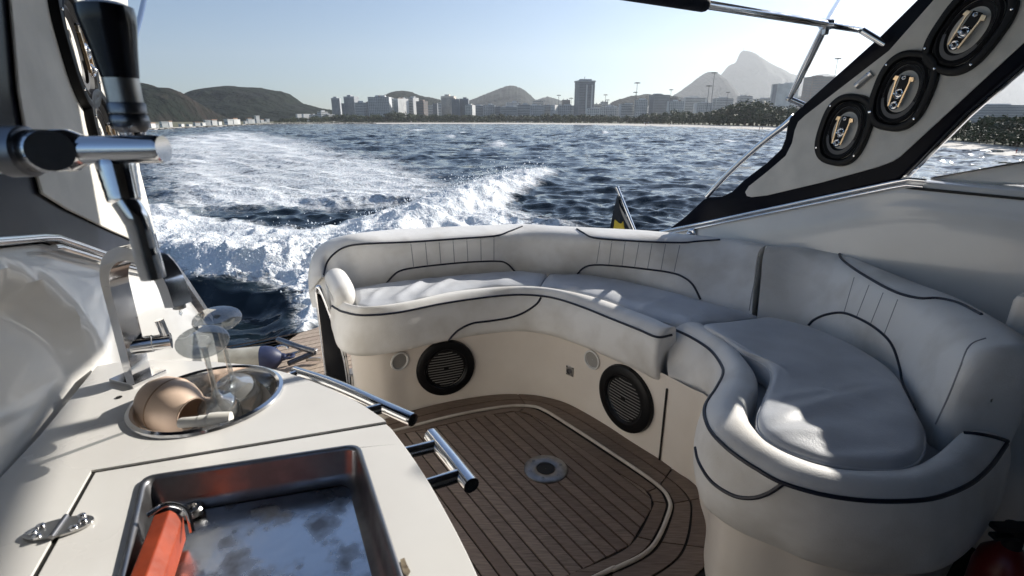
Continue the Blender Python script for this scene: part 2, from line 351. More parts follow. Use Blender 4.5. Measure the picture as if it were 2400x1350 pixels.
water = struct(link('water', wme, sea, smooth=False), 'choppy dark blue bay water with a white foaming wake behind the boat', 'water')
# flying drops over the churned crest
def build_spray():
    X, Y, Z, T, cA, D = [a.ravel() for a in WF]; r3 = np.random.default_rng(5)
    w = cA * (D < 30) * (D > 4) * D ** 1.0 * np.clip((Z - WZ - .12) * 4, 0, 1); idx = r3.choice(len(X), 5200, p=w / w.sum())
    v = []; f = []
    for k, i in enumerate(idx):
        s = (.006 + .016 * r3.random() ** 4) * (D[i] / 9) ** .55; lift = r3.exponential(.075) * (1.6 if D[i] > 14 else 1); c = (X[i] + r3.normal(0, .08), Y[i] + r3.normal(0, .08), Z[i] + lift)
        o = len(v); v += [(c[0] + s, c[1], c[2]), (c[0] - s, c[1], c[2]), (c[0], c[1] + s, c[2]), (c[0], c[1] - s, c[2]), (c[0], c[1], c[2] + 1.3 * s), (c[0], c[1], c[2] - s)]
        f += [(o, o + 2, o + 4), (o + 2, o + 1, o + 4), (o + 1, o + 3, o + 4), (o + 3, o, o + 4), (o + 2, o, o + 5), (o + 1, o + 2, o + 5), (o + 3, o + 1, o + 5), (o, o + 3, o + 5)]
    me = bpy.data.meshes.new('spray'); me.from_pydata(v, [], f); me.update()
    return link('spray', me, M('spray', (.82, .84, .85), .6), smooth=True)
struct(build_spray(), 'white drops of spray thrown up over the breaking wake', 'spray', 'stuff')

# ------------------------------------------------------------------ land: beach, ground behind, hills
sand = M('sand', (.62, .58, .52), .9, c2=(.50, .46, .40), ns=.25, bump=.3, bs=2)
earth = M('ground', (.10, .11, .06), .95, c2=(.16, .14, .09), ns=.05)
rockm = M('shore_rock', (.07, .065, .06), .9, c2=(.14, .13, .12), ns=.5, bump=.6, bs=1, bd=.5)
WL = [(-600, 330), (100, 316), (300, 307), (450, 300), (560, 295), (640, 291.5), (780, 290), (880, 290.5), (1000, 290.5), (1200, 291.5), (1400, 294), (1500, 296.5), (1650, 301), (1800, 307), (1900, 313), (2050, 326), (2150, 337), (2250, 350), (2400, 372), (2700, 425)]
TL = [(-600, 322), (100, 311), (300, 303), (450, 297), (560, 292.5), (640, 288.6), (780, 287.4), (880, 287.6), (1000, 287.4), (1200, 287.6), (1400, 289), (1500, 290), (1650, 292.5), (1800, 296), (1900, 300), (2050, 311), (2150, 321), (2250, 331), (2400, 346), (2700, 385)]
def ip(T, x): return float(np.interp(x, [t[0] for t in T], [t[1] for t in T]))
def beach_rows():
    r0, r1, r2, r3, r4 = [], [], [], [], []
    for px in np.linspace(-600, 2700, 320):
        yw, yt = ip(WL, px) + .25 * math.sin(px * .09), ip(TL, px)
        a = at(px, yw, WZ); b = at(px, yt, WZ + .25); m = a.lerp(b, .30); n_ = a.lerp(b, .5)
        k = (b.xy.length / 150)
        r0.append(Vector((a.x * .985, a.y * .985, WZ - .25))); r1.append(a); r2.append(Vector((m.x, m.y, WZ + .10 * min(1, k)))); r3.append(Vector((n_.x, n_.y, WZ + .16))); r4.append(b)
    return r0, r1, r2, r3, r4
rows = beach_rows()
struct(MB().grid(rows).obj('beach', sand), 'pale sandy beach curving along the far shore', 'beach')
far_rows = [rows[4], [Vector((p.x * 1.02, p.y * 1.02, WZ + .3)) for p in rows[4]]] + [[Vector(((p.xy.normalized() * d).x, (p.xy.normalized() * d).y, z)) for p in rows[4]] for d, z in ((700, .2), (1400, .6), (3000, .8), (5000, .9))]
struct(MB().grid([[p - Vector((0, 0, .02)) for p in r] for r in far_rows]).obj('ground', earth), 'dark planted ground behind the beach', 'ground')
rk = MB()
for px in np.arange(-200, 880, 5):
    a = at(px, ip(WL, px) - .4, WZ); s = a.length / 1263
    for k in range(2): rk.box(a + Vector((random.uniform(-2, 2) * s, random.uniform(0, 6), random.uniform(-.1, .3) * s)), random.uniform(3, 7) * s, 4 * s, random.uniform(1.2, 2.8) * s, Vector((1, random.uniform(-.4, .4), 0)).normalized(), Vector((0, 1, random.uniform(-.4, .4))).normalized(), Vector((random.uniform(-.3, .3), 0, 1)).normalized())
struct(rk.obj('shore_rocks', rockm, smooth=False), 'low dark line of shore rocks under the far left hills', 'rocks', 'stuff')

def hill_mat(name, forest, rock, lo, hi, sc, sc2):
    m, N, L = newmat(name); p = N['Principled BSDF']; p.inputs['Roughness'].default_value = .95; p.inputs['Specular IOR Level'].default_value = .1
    geo = N.new('ShaderNodeNewGeometry'); mp = N.new('ShaderNodeMapping'); mp.inputs['Scale'].default_value = (1, 1, .45); L.new(geo.outputs['Position'], mp.inputs[0])
    n = N.new('ShaderNodeTexNoise'); n.inputs['Scale'].default_value = sc; n.inputs['Detail'].default_value = 9; n.inputs['Roughness'].default_value = .62; n.inputs['Distortion'].default_value = .5; L.new(mp.outputs[0], n.inputs['Vector'])
    r = N.new('ShaderNodeMapRange'); r.inputs[1].default_value = lo; r.inputs[2].default_value = hi; L.new(n.outputs[0], r.inputs[0])
    n2 = N.new('ShaderNodeTexNoise'); n2.inputs['Scale'].default_value = sc2; n2.inputs['Detail'].default_value = 7; L.new(geo.outputs['Position'], n2.inputs['Vector'])
    x0 = N.new('ShaderNodeMix'); x0.data_type = 'RGBA'; x0.inputs[6].default_value = (*forest, 1); x0.inputs[7].default_value = (*[c * 1.9 for c in forest], 1); L.new(n2.outputs[0], x0.inputs[0])
    x1 = N.new('ShaderNodeMix'); x1.data_type = 'RGBA'; x1.inputs[6].default_value = (*[c * .55 for c in rock], 1); x1.inputs[7].default_value = (*rock, 1); L.new(n2.outputs[0], x1.inputs[0])
    x = N.new('ShaderNodeMix'); x.data_type = 'RGBA'; L.new(r.outputs[0], x.inputs[0]); L.new(x0.outputs[2], x.inputs[6]); L.new(x1.outputs[2], x.inputs[7]); L.new(x.outputs[2], p.inputs['Base Color'])
    b = N.new('ShaderNodeBump'); b.inputs['Strength'].default_value = 1; b.inputs['Distance'].default_value = 14; L.new(n2.outputs[0], b.inputs['Height']); L.new(b.outputs[0], p.inputs['Normal'])
    return m
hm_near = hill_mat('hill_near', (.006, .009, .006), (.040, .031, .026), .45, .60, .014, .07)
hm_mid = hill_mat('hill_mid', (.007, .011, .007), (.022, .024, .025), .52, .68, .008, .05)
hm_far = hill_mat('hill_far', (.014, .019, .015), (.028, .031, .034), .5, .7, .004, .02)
def hill(prof, D, depth, mat, label, jag=.6, back=.8):
    px = np.linspace(prof[0][0], prof[-1][0], 260); py = np.interp(px, [p[0] for p in prof], [p[1] for p in prof])
    k = np.ones(5) / 5; py = np.convolve(np.pad(py, 2, mode='edge'), k, 'valid')
    py = py - jag * (vnoise(px * .45, px * 0 + D) - .5) * 2 - jag * .6 * (vnoise(px * 1.3, px * 0 + D * .3) - .5) * 2
    ridge = [aty(a, b, D) for a, b in zip(px, py)]; rows = []; r = np.random.default_rng(int(D))
    S = list(np.linspace(0, 1, 26)) ; o1, o2 = r.random(2) * 90
    for s in S:
        row = []
        for q in ridge:
            y = D - depth * (1 - s); h = max(q.z, .5); z = h * math.sin(s * math.pi / 2) ** .85
            n = float(fbm(np.array([q.x / depth * 5 + o1]), np.array([y / depth * 3 + z / depth * 3 + o2]), 4)[0]) - .5
            row.append(Vector((q.x * (.15 * s + .85) if False else q.x, y + n * depth * .35 * (1 - s) * min(1, s * 4), z - .5 * (1 - s))))
        rows.append(row)
    for s in (.2, .5, 1.0):
        rows.append([Vector((q.x, D + depth * back * s, max(q.z, .5) * (1 - s) ** 1.2 - .5 * s)) for q in ridge])
    return struct(MB().grid(rows).obj('hill', mat, sharp=180), label, 'hill')
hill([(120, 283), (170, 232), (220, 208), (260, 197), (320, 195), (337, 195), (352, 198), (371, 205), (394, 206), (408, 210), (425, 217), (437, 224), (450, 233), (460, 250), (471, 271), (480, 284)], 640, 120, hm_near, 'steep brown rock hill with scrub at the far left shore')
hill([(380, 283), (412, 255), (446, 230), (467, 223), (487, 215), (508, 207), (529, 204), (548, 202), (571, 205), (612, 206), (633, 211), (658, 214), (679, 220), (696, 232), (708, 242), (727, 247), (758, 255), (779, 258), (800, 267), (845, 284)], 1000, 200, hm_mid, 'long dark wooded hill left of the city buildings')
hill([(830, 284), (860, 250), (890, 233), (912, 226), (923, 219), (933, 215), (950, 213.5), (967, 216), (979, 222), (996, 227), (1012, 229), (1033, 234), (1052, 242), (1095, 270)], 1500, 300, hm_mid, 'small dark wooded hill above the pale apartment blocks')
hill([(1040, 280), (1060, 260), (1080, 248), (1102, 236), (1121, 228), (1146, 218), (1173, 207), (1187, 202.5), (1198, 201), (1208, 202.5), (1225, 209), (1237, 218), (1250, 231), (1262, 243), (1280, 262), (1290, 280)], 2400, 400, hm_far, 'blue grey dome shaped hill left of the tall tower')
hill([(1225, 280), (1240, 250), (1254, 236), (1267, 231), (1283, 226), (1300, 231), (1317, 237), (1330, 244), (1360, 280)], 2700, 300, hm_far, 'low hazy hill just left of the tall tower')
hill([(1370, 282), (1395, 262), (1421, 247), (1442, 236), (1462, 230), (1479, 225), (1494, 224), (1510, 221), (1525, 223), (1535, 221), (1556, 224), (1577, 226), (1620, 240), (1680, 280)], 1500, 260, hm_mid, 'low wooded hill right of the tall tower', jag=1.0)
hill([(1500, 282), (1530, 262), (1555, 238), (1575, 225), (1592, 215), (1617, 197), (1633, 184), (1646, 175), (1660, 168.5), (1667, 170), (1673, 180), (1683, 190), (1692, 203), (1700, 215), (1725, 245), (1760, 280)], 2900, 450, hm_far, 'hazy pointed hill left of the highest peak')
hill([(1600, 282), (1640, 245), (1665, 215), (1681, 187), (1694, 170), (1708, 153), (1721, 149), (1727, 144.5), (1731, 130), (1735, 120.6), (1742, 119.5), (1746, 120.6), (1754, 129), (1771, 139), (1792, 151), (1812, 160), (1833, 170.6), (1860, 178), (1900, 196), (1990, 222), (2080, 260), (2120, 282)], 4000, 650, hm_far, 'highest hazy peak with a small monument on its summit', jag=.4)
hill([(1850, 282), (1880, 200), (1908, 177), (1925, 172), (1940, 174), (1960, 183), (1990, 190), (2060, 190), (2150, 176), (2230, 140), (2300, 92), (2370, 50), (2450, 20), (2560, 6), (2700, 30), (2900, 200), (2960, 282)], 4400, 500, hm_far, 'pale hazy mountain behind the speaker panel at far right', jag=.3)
# monument on the peak: plinth, plain shaft, cross arm
pk = aty(1742.5, 119.5, 4000); mon = tag(empty('hilltop_monument'), 'tiny pale monument on the summit of the highest peak', 'monument'); mon_m = M('monument_stone', (.32, .32, .31), .9)
u = 4000 / 1263.0
MB().lathe([(1.3 * u, -1.5 * u), (1.1 * u, 1.2 * u), (.5 * u, 1.3 * u)], 8, Matrix.Translation(pk), True).obj('plinth', mon_m, mon)
MB().lathe([(.55 * u, 1.2 * u), (.42 * u, 4.5 * u), (.5 * u, 5.4 * u), (.3 * u, 6.0 * u), (.32 * u, 6.6 * u), (.1 * u, 7.0 * u)], 8, Matrix.Translation(pk), True).obj('shaft', mon_m, mon)
MB().box(pk + Vector((0, 0, 5.2 * u)), 4.6 * u, .5 * u, .7 * u).obj('cross_arm', mon_m, mon)

# ------------------------------------------------------------------ city
cube = MB().box((0, 0, .5), 1, 1, 1)
cube_me = {}
def cube_obj(name, mat, parent, M_):
    if mat.name not in cube_me:
        me = bpy.data.meshes.new('block'); me.from_pydata(cube.v, [], cube.f); me.update(); me.materials.append(mat); cube_me[mat.name] = me
    o = bpy.data.objects.new(name, cube_me[mat.name]); C.objects.link(o); o.parent = parent; o.matrix_local = M_; return o
BC = {k: M('facade_' + k, c, .8, c2=tuple(x * .8 for x in c), ns=.15) for k, c in dict(grey=(.56, .575, .585), dark=(.26, .28, .31), pale=(.68, .68, .66), white=(.80, .79, .76), cream=(.66, .61, .54), brown=(.30, .24, .21), mid=(.42, .44, .46)).items()}
glass_m = M('far_window', (.11, .125, .14), .35, c2=(.18, .19, .20), ns=.3)
slab_m = M('far_slab', (.60, .60, .58), .8)
def building(x0, x1, yt, D, col, style, label, yaw=0, depth=None, group=None):
    D = D * 1.5 if D > 300 else D
    a, b = aty(x0, 283, D), aty(x1, 283, D); w = (b.x - a.x); cx = (a.x + b.x) / 2; zt = aty((x0 + x1) / 2, yt, D).z; zb = -.9 if D < 400 else -.4
    root = bpy.data.objects.new('apartment_building', None); C.objects.link(root); yw = math.radians(yaw)
    dp = depth or max(w * .6, 7 * D / 500); root.location = (cx, D + dp / 2, zb); root.rotation_euler = (0, 0, yw)
    tag(root, label, 'building', group); h = zt - zb; ww = w / (abs(math.cos(yw)) + abs(math.sin(yw)) * dp / w) if yaw else w
    def blk(n, m, x, y, z, sx, sy, sz): return cube_obj(n, m, root, Matrix.Translation((x, y, z)) @ Matrix.Diagonal((sx, sy, sz, 1)))
    blk('wall', BC[col], 0, 0, 0, ww, dp, h)
    fl = 3.4 * D / 1263.0; n = max(2, int(h / fl)); e = .35 * D / 1263
    if style == 'bands':
        for k in range(1, n): blk('window_row', glass_m, 0, 0, k * h / n + .25 * fl, ww * .94, dp + e, fl * .5); blk('window_row', glass_m, 0, 0, k * h / n + .25 * fl, ww + e, dp * .9, fl * .5)
    elif style == 'balcony':
        for k in range(1, n): blk('balcony', slab_m, 0, 0, k * h / n, ww * .9, dp + 4 * e, fl * .32); blk('window_row', glass_m, 0, 0, k * h / n + .36 * fl, ww * .9, dp + e, fl * .5)
        blk('corner_pier', BC[col], -ww * .47, 0, 0, ww * .07, dp + 4.4 * e, h * .995); blk('corner_pier', BC[col], ww * .47, 0, 0, ww * .07, dp + 4.4 * e, h * .995)
    elif style == 'grid':
        m = max(3, int(ww / (4.2 * D / 1263)))
        for k in range(1, n): blk('window_row', glass_m, 0, 0, k * h / n + .2 * fl, ww * .95, dp + e, fl * .55)
        for k in range(m + 1): blk('pier', BC[col], -ww * .475 + ww * .95 * k / m, 0, h / n * .6, ww / m * .32, dp + 2 * e, h - h / n * .75)
    elif style == 'fins':
        m = max(4, int(ww / (3 * D / 1263)))
        for k in range(m): blk('window_strip', glass_m, -ww * .46 + ww * .92 * (k + .5) / m, 0, h * .06, ww / m * .5, dp + e, h * .88)
    if w > 8 * D / 500: blk('roof_house', BC[col if col != 'white' else 'grey'], ww * random.uniform(-.2, .2), 0, h, ww * random.uniform(.25, .5), dp * .5, fl * random.uniform(.6, 1.1))
    for k in range(2 if w > 8 else 0): blk('roof_tank', BC[random.choice(('grey', 'dark', 'pale', 'brown'))], ww * random.uniform(-.4, .4), dp * random.uniform(-.3, .3), h, ww * random.uniform(.06, .16), dp * .2, fl * random.uniform(.4, .9))
    return root
BL = [(779, 800, 230, 520, 'mid', 'fins', 'slim round shouldered dark tower, leftmost of the high buildings', 8), (801, 812, 242, 560, 'dark', 'bands', 'narrow dark block just right of the leftmost slim tower', 0),
 (809, 841, 226, 540, 'mid', 'fins', 'tall grey stepped block second from the left end of the skyline', -18), (834, 858, 240, 515, 'grey', 'bands', 'lower grey block in front of the stepped block', -12),
 (859, 869, 241, 560, 'dark', 'bands', 'thin dark block left of the wide gridded block', 0), (866, 915, 227, 520, 'grey', 'grid', 'wide grey gridded apartment block left of the white towers', 0),
 (913, 928, 231, 545, 'pale', 'bands', 'narrow pale block touching the wide gridded block', -10), (925, 944, 231, 520, 'white', 'fins', 'white tower with dark vertical strips, left of three', -32), (942, 956, 231, 530, 'white', 'fins', 'white tower with dark vertical strips, middle of three', -32),
 (953, 981, 229, 540, 'white', 'balcony', 'white balconied tower, right of three', -32), (977, 1002, 237, 510, 'brown', 'bands', 'brownish grey block with a white right side', -25), (1002, 1019, 247, 560, 'pale', 'bands', 'low pale block right of the white balconied towers', 0),
 (1016, 1026, 242, 540, 'dark', 'bands', 'thin dark block beside a small white block', 0), (1024, 1035, 241, 560, 'white', 'bands', 'small white block between two dark blocks', 10), (1035, 1069, 225, 580, 'cream', 'fins', 'cream tower with pale ribs on a dark roof house', -10),
 (1060, 1078, 232, 520, 'dark', 'fins', 'dark tower in front of the cream ribbed tower', 0), (1077, 1099, 231, 525, 'dark', 'fins', 'dark twin tower right of the cream ribbed tower', 0), (1092, 1113, 246, 505, 'pale', 'grid', 'small pale gridded block at the foot of the dark twin towers', -20),
 (1113, 1134, 248, 530, 'mid', 'bands', 'low grey block below the left slope of the dome hill', 0), (1133, 1160, 246, 525, 'grey', 'grid', 'low gridded block below the dome hill', 0), (1160, 1176, 250, 520, 'dark', 'bands', 'low dark block below the top of the dome hill', 0),
 (1187, 1219, 240, 640, 'white', 'bands', 'white block rising behind the low row under the dome hill', 0), (1173, 1212, 251, 510, 'mid', 'bands', 'long low grey block in front of a white block', 0), (1212, 1243, 245, 515, 'grey', 'bands', 'grey banded block below the right slope of the dome hill', 0),
 (1248, 1273, 236, 640, 'cream', 'bands', 'cream block standing behind the grey waterfront row', 0), (1242, 1275, 247, 510, 'grey', 'grid', 'grey gridded block in front of the cream block', 0), (1273, 1293, 246, 520, 'mid', 'bands', 'mid grey block left of the bright white framed block', 0),
 (1292, 1307, 246, 505, 'white', 'grid', 'bright white framed block left of the tall tower', -30), (1317, 1335, 234, 620, 'brown', 'bands', 'brown block rising behind, left of the tall tower', 0), (1306, 1347, 247, 510, 'grey', 'grid', 'grey block touching the foot of the tall tower on its left', 0),
 (1375, 1404, 254, 480, 'pale', 'grid', 'low pale block right at the foot of the tall tower', 0), (1391, 1409, 244, 560, 'cream', 'bands', 'cream block right behind the low pale block', 0), (1408, 1423, 238, 580, 'pale', 'bands', 'narrow pale block with roof house right of the tall tower', 0),
 (1404, 1453, 251, 500, 'pale', 'grid', 'long low pale gridded block right of the tall tower', 0), (1452, 1486, 244, 490, 'grey', 'balcony', 'grey balconied block below the wooded hill', 0), (1485, 1518, 234, 480, 'pale', 'grid', 'tall pale gridded block below the wooded hill', -12),
 (1516, 1524, 248, 500, 'white', 'bands', 'thin white sunlit block left of the dark banded block', -35), (1523, 1566, 222, 470, 'dark', 'bands', 'dark block with pale window bands below the pointed hill', 10), (1565, 1584, 228, 520, 'brown', 'bands', 'brownish block right of the dark banded block', 0),
 (1564, 1603, 237, 440, 'pale', 'grid', 'pale gridded block right of the dark banded block', -8), (1598, 1651, 229, 520, 'pale', 'balcony', 'wide pale balconied block under the pointed hill', 0), (1629, 1666, 241, 430, 'grey', 'grid', 'grey block with dark roof behind the tall lamp posts', 0),
 (1673, 1713, 230, 470, 'grey', 'bands', 'grey block under the highest peak, left of the big trees', 0), (1728, 1757, 225, 500, 'mid', 'bands', 'grey block peeping over the big trees', 0), (1766, 1811, 231, 470, 'grey', 'bands', 'grey block right of the big trees', 0),
 (1860, 1892, 229, 460, 'pale', 'bands', 'low pale block between the brown slab and the dark slab', 0), (1884, 1938, 179, 440, 'brown', 'bands', 'tall brown slab block beside the black arch leg', 6)]
for b in BL: building(*b)
for k in range(46):                               # hazier second row that closes the skyline
    x = 868 + k * 21.5 + random.uniform(-6, 6); w = random.uniform(16, 30); yt = random.uniform(244, 258)
    if x < 1800: building(x, x + w, yt, 600 + random.uniform(0, 60), random.choice(('pale', 'pale', 'grey', 'white', 'cream', 'mid')), random.choice(('bands', 'grid', 'bands')), 'low pale block in the hazy second row behind the waterfront buildings', 0, group='second row of city blocks')
# the tall dark tower: wall, two window columns, crown, mast
tw = building(1347, 1391, 192, 500, 'dark', 'bands', 'tall dark tower standing alone above the skyline', 14); u = 750 / 1263.0
ztw = aty(1370, 188, 750).z + .4
for x in (-.02, .28): cube_obj('window_column', slab_m, tw, Matrix.Translation((x * 44 * u, 0, 3)) @ Matrix.Diagonal((2.6 * u, 33 * u, ztw * .84, 1)))
cube_obj('crown', BC['mid'], tw, Matrix.Translation((0, 0, ztw - 3.5 * u)) @ Matrix.Diagonal((42 * u, 29 * u, 3 * u, 1))); cube_obj('plant_room', BC['mid'], tw, Matrix.Translation((1 * u, 0, ztw)) @ Matrix.Diagonal((26 * u, 15 * u, 3 * u, 1)))
cube_obj('mast', BC['dark'], tw, Matrix.Translation((-1 * u, 0, ztw)) @ Matrix.Diagonal((.8 * u, .8 * u, 9 * u, 1)))
# two tone slab by the bimini strut, long block at far right
s2 = building(1811, 1860, 196, 430, 'pale', 'plain', 'slab block with a dark left end and pale front beside the canopy strut', 0); u = 645 / 1263.0
cube_obj('end_wall', BC['dark'], s2, Matrix.Translation((-16.5 * u, -1.2, 0)) @ Matrix.Diagonal((17 * u, 20 * u, aty(1830, 197, 645).z + .6, 1)))
building(2262, 2440, 246, 190, 'grey', 'bands', 'long low grey block behind the trees at far right', 0)
for k, (x0, x1, yt, lab) in enumerate([(696, 707, 267, 'first small white block from the left on the wooded slope'), (709, 722, 267, 'second small white block from the left on the wooded slope'), (725, 744, 269, 'low white block at the foot of the long wooded hill'), (744, 765, 262, 'stepped white block left of the slim dark tower'), (762, 781, 268, 'white block touching the slim dark tower')]):
    building(x0, x1, yt, 470, 'white', 'plain' if k < 2 else 'bands', lab, -38)
roof_m = M('house_roof', (.36, .24, .18), .9)
for k, (px, w, h) in enumerate([(340, 12, 11), (352, 9, 8), (372, 14, 12), (386, 8, 13), (414, 8, 6), (433, 9, 5), (452, 12, 9), (466, 9, 7), (478, 12, 12), (492, 13, 13), (506, 9, 8), (530, 14, 12), (543, 12, 14), (552, 8, 11), (571, 7, 7), (580, 10, 13), (588, 8, 10), (600, 9, 17), (610, 8, 9), (624, 8, 9), (615, 9, 4)]):
    base = at(px, ip(TL, px) - 1, WZ + .25); s = base.length / 1263; root = bpy.data.objects.new('shore_house', None); C.objects.link(root); root.location = base + Vector((0, 3, 0)); root.rotation_euler = (0, 0, math.radians(random.uniform(-45, -15)))
    tag(root, 'small white house on the shore below the far left hills', 'house', 'white houses along the far left shore')
    cube_obj('wall', BC['white'], root, Matrix.Diagonal((w * s, w * s * .8, h * s * .8, 1))); cube_obj('roof', roof_m if k % 3 == 0 else BC['pale'], root, Matrix.Translation((0, 0, h * s * .8)) @ Matrix.Diagonal((w * s * 1.08, w * s * .88, h * s * .14, 1)))
    cube_obj('window_row', glass_m, root, Matrix.Translation((0, 0, h * s * .35)) @ Matrix.Diagonal((w * s * .8, w * s * .82, h * s * .18, 1)))

# ------------------------------------------------------------------ trees along the beach
leaf = [M('leaf_a', (.030, .050, .018), .7, c2=(.055, .075, .028), ns=.5), M('leaf_b', (.040, .060, .022), .7, c2=(.075, .090, .035), ns=.5), M('leaf_c', (.025, .042, .020), .7, c2=(.05, .06, .03), ns=.5)]
bark = M('bark', (.12, .09, .07), .9)
def crown_mesh(seed, mat, wide):
    r = random.Random(seed); v = []; f = []
    for k in range(22):
        a = r.uniform(0, 6.28); q = r.random() ** .5; c = Vector((wide * .36 * q * math.cos(a), wide * .36 * q * math.sin(a), r.uniform(.20, .88) * (1 - .22 * q) )); R = r.uniform(.09, .17)
        for j in range(30):
            d = Vector((r.gauss(0, 1), r.gauss(0, 1), r.gauss(0, 1) * .75)).normalized() * R * r.uniform(.55, 1.1); n = (d.normalized() + Vector((r.gauss(0, .5), r.gauss(0, .5), r.gauss(0, .5)))).normalized()
            x = n.orthogonal().normalized(); y = n.cross(x); s = r.uniform(.022, .05); p = c + d; o = len(v)
            v += [tuple(p + x * s + y * s * .3), tuple(p + y * s), tuple(p - x * s), tuple(p - y * s * .8)]; f.append((o, o + 1, o + 2, o + 3))
    me = bpy.data.meshes.new('crown'); me.from_pydata(v, [], f); me.update(); me.materials.append(mat); return me
def trunk_mesh():
    m = MB().tube([(0, 0, -.03), (.01, 0, .25), (0, .01, .5), (.01, 0, .66)], [.035, .026, .02, .01], 7)
    for k in range(5): a = k * 1.3; m.tube([(0, 0, .34 + .04 * k), (.1 * math.cos(a), .1 * math.sin(a), .5 + .03 * k), (.2 * math.cos(a), .2 * math.sin(a), .6 + .04 * k)], [.015, .01, .004], 5)
    me = bpy.data.meshes.new('trunk'); me.from_pydata(m.v, [], m.f); me.update(); me.materials.append(bark); return me
def palm_mesh(seed):
    r = random.Random(seed); v = []; f = []
    for k in range(15):
        a = k * 2.4 + r.uniform(-.2, .2); e = r.uniform(-.2, 1.1); L_ = r.uniform(.24, .32); pts = [Vector((L_ * t * math.cos(a) * math.cos(e * (1 - .3 * t)), L_ * t * math.sin(a) * math.cos(e * (1 - .3 * t)), .80 + L_ * t * math.sin(e) - .30 * t * t)) for t in np.linspace(0, 1, 6)]
        sd = Vector((-math.sin(a), math.cos(a), 0))
        for i in range(5):
            w0, w1 = [.045 * math.sin(math.pi * (q / 5 * .85 + .15)) for q in (i, i + 1)]; o = len(v)
            v += [tuple(pts[i] + sd * w0 - Vector((0, 0, w0 * .6))), tuple(pts[i]), tuple(pts[i + 1]), tuple(pts[i + 1] + sd * w1 - Vector((0, 0, w1 * .6))), tuple(pts[i] - sd * w0 - Vector((0, 0, w0 * .6))), tuple(pts[i + 1] - sd * w1 - Vector((0, 0, w1 * .6)))]
            f += [(o, o + 1, o + 2, o + 3), (o + 4, o + 5, o + 2, o + 1)]
    me = bpy.data.meshes.new('crown'); me.from_pydata(v, [], f); me.update(); me.materials.append(leaf[1]); return me
crowns = [crown_mesh(k, leaf[k % 3], 1.0 + .16 * (k % 4)) for k in range(7)]; tk = trunk_mesh(); palms = [palm_mesh(k) for k in range(3)]
m = MB().tube([(0, 0, -.02), (.02, 0, .4), (0, 0, .81)], [.022, .015, .012], 6); pt = bpy.data.meshes.new('trunk'); pt.from_pydata(m.v, [], m.f); pt.update(); pt.materials.append(bark)
def tree(px, ytop, back, palm, label, group):
    base = at(px, ip(TL, px), WZ + .25); d = base.xy.length * (1 + back); dr = base.xy.normalized() * d; base = Vector((dr.x, dr.y, WZ + .3)); top = aty(px, ytop, base.y).z
    h = (top - base.z); h = h / (1.0 if palm else .97); root = bpy.data.objects.new('palm_tree' if palm else 'tree', None); C.objects.link(root); root.location = base; root.rotation_euler = (0, 0, random.uniform(0, 6.28))
    k = random.uniform(1.1, 1.6) if not palm else 1; root.scale = (h * k, h * k, h); tag(root, label, 'palm tree' if palm else 'tree', group)
    for n, me in (('trunk', pt if palm else tk), ('crown', random.choice(palms if palm else crowns))): o = bpy.data.objects.new(n, me); C.objects.link(o); o.parent = root
TOPS = [(640, 283), (700, 276), (740, 274), (790, 272), (830, 271), (900, 270), (925, 264), (960, 268), (1000, 273), (1050, 270), (1120, 272), (1160, 268), (1200, 272), (1300, 270), (1400, 271), (1480, 272), (1540, 266), (1580, 258), (1620, 262), (1660, 258), (1690, 252), (1720, 240), (1750, 229), (1780, 238), (1810, 247), (1840, 250), (1880, 246), (1930, 250)]
x = 645.0
while x < 1900:
    tree(x, ip(TOPS, x) - 3 + random.uniform(-4, 5), random.uniform(0, .08), False, 'dark green tree in the long row of trees behind the beach', 'trees in the row behind the beach'); x += random.uniform(5, 8.5) if x < 1550 else random.uniform(9, 15)
for x in np.arange(800, 1880, 11): tree(x + random.uniform(-5, 5), ip(TOPS, x) + 7 + random.uniform(0, 5), 0.0, False, 'low dark tree in front of the long row behind the beach', 'low trees in front of the row behind the beach')
for x in (1337, 1349, 1372, 1392, 1403, 1418, 1431, 1447, 1228, 1196, 1090, 962, 1516, 1600, 1640): tree(x, ip(TOPS, x) - random.uniform(0, 6), -.002, True, 'slim palm rising from the row of beach trees', 'palms in the row behind the beach')
for x in (2160, 2185, 2210, 2232, 2256, 2282, 2304, 2330, 2352, 2376, 2402, 2430, 2460): tree(x, ip([(2150, 295), (2250, 274), (2300, 268), (2400, 262), (2460, 262)], x) + random.uniform(-3, 8), random.uniform(.02, .12), False, 'bushy green tree on the beach at far right, seen past the arch leg', 'trees at far right past the arch leg')
for x in np.arange(2150, 2460, 18): tree(x, ip([(2150, 305), (2250, 298), (2400, 300)], x) + random.uniform(-4, 8), .0, False, 'low bush under the trees at far right past the arch leg', 'bushes at far right past the arch leg')
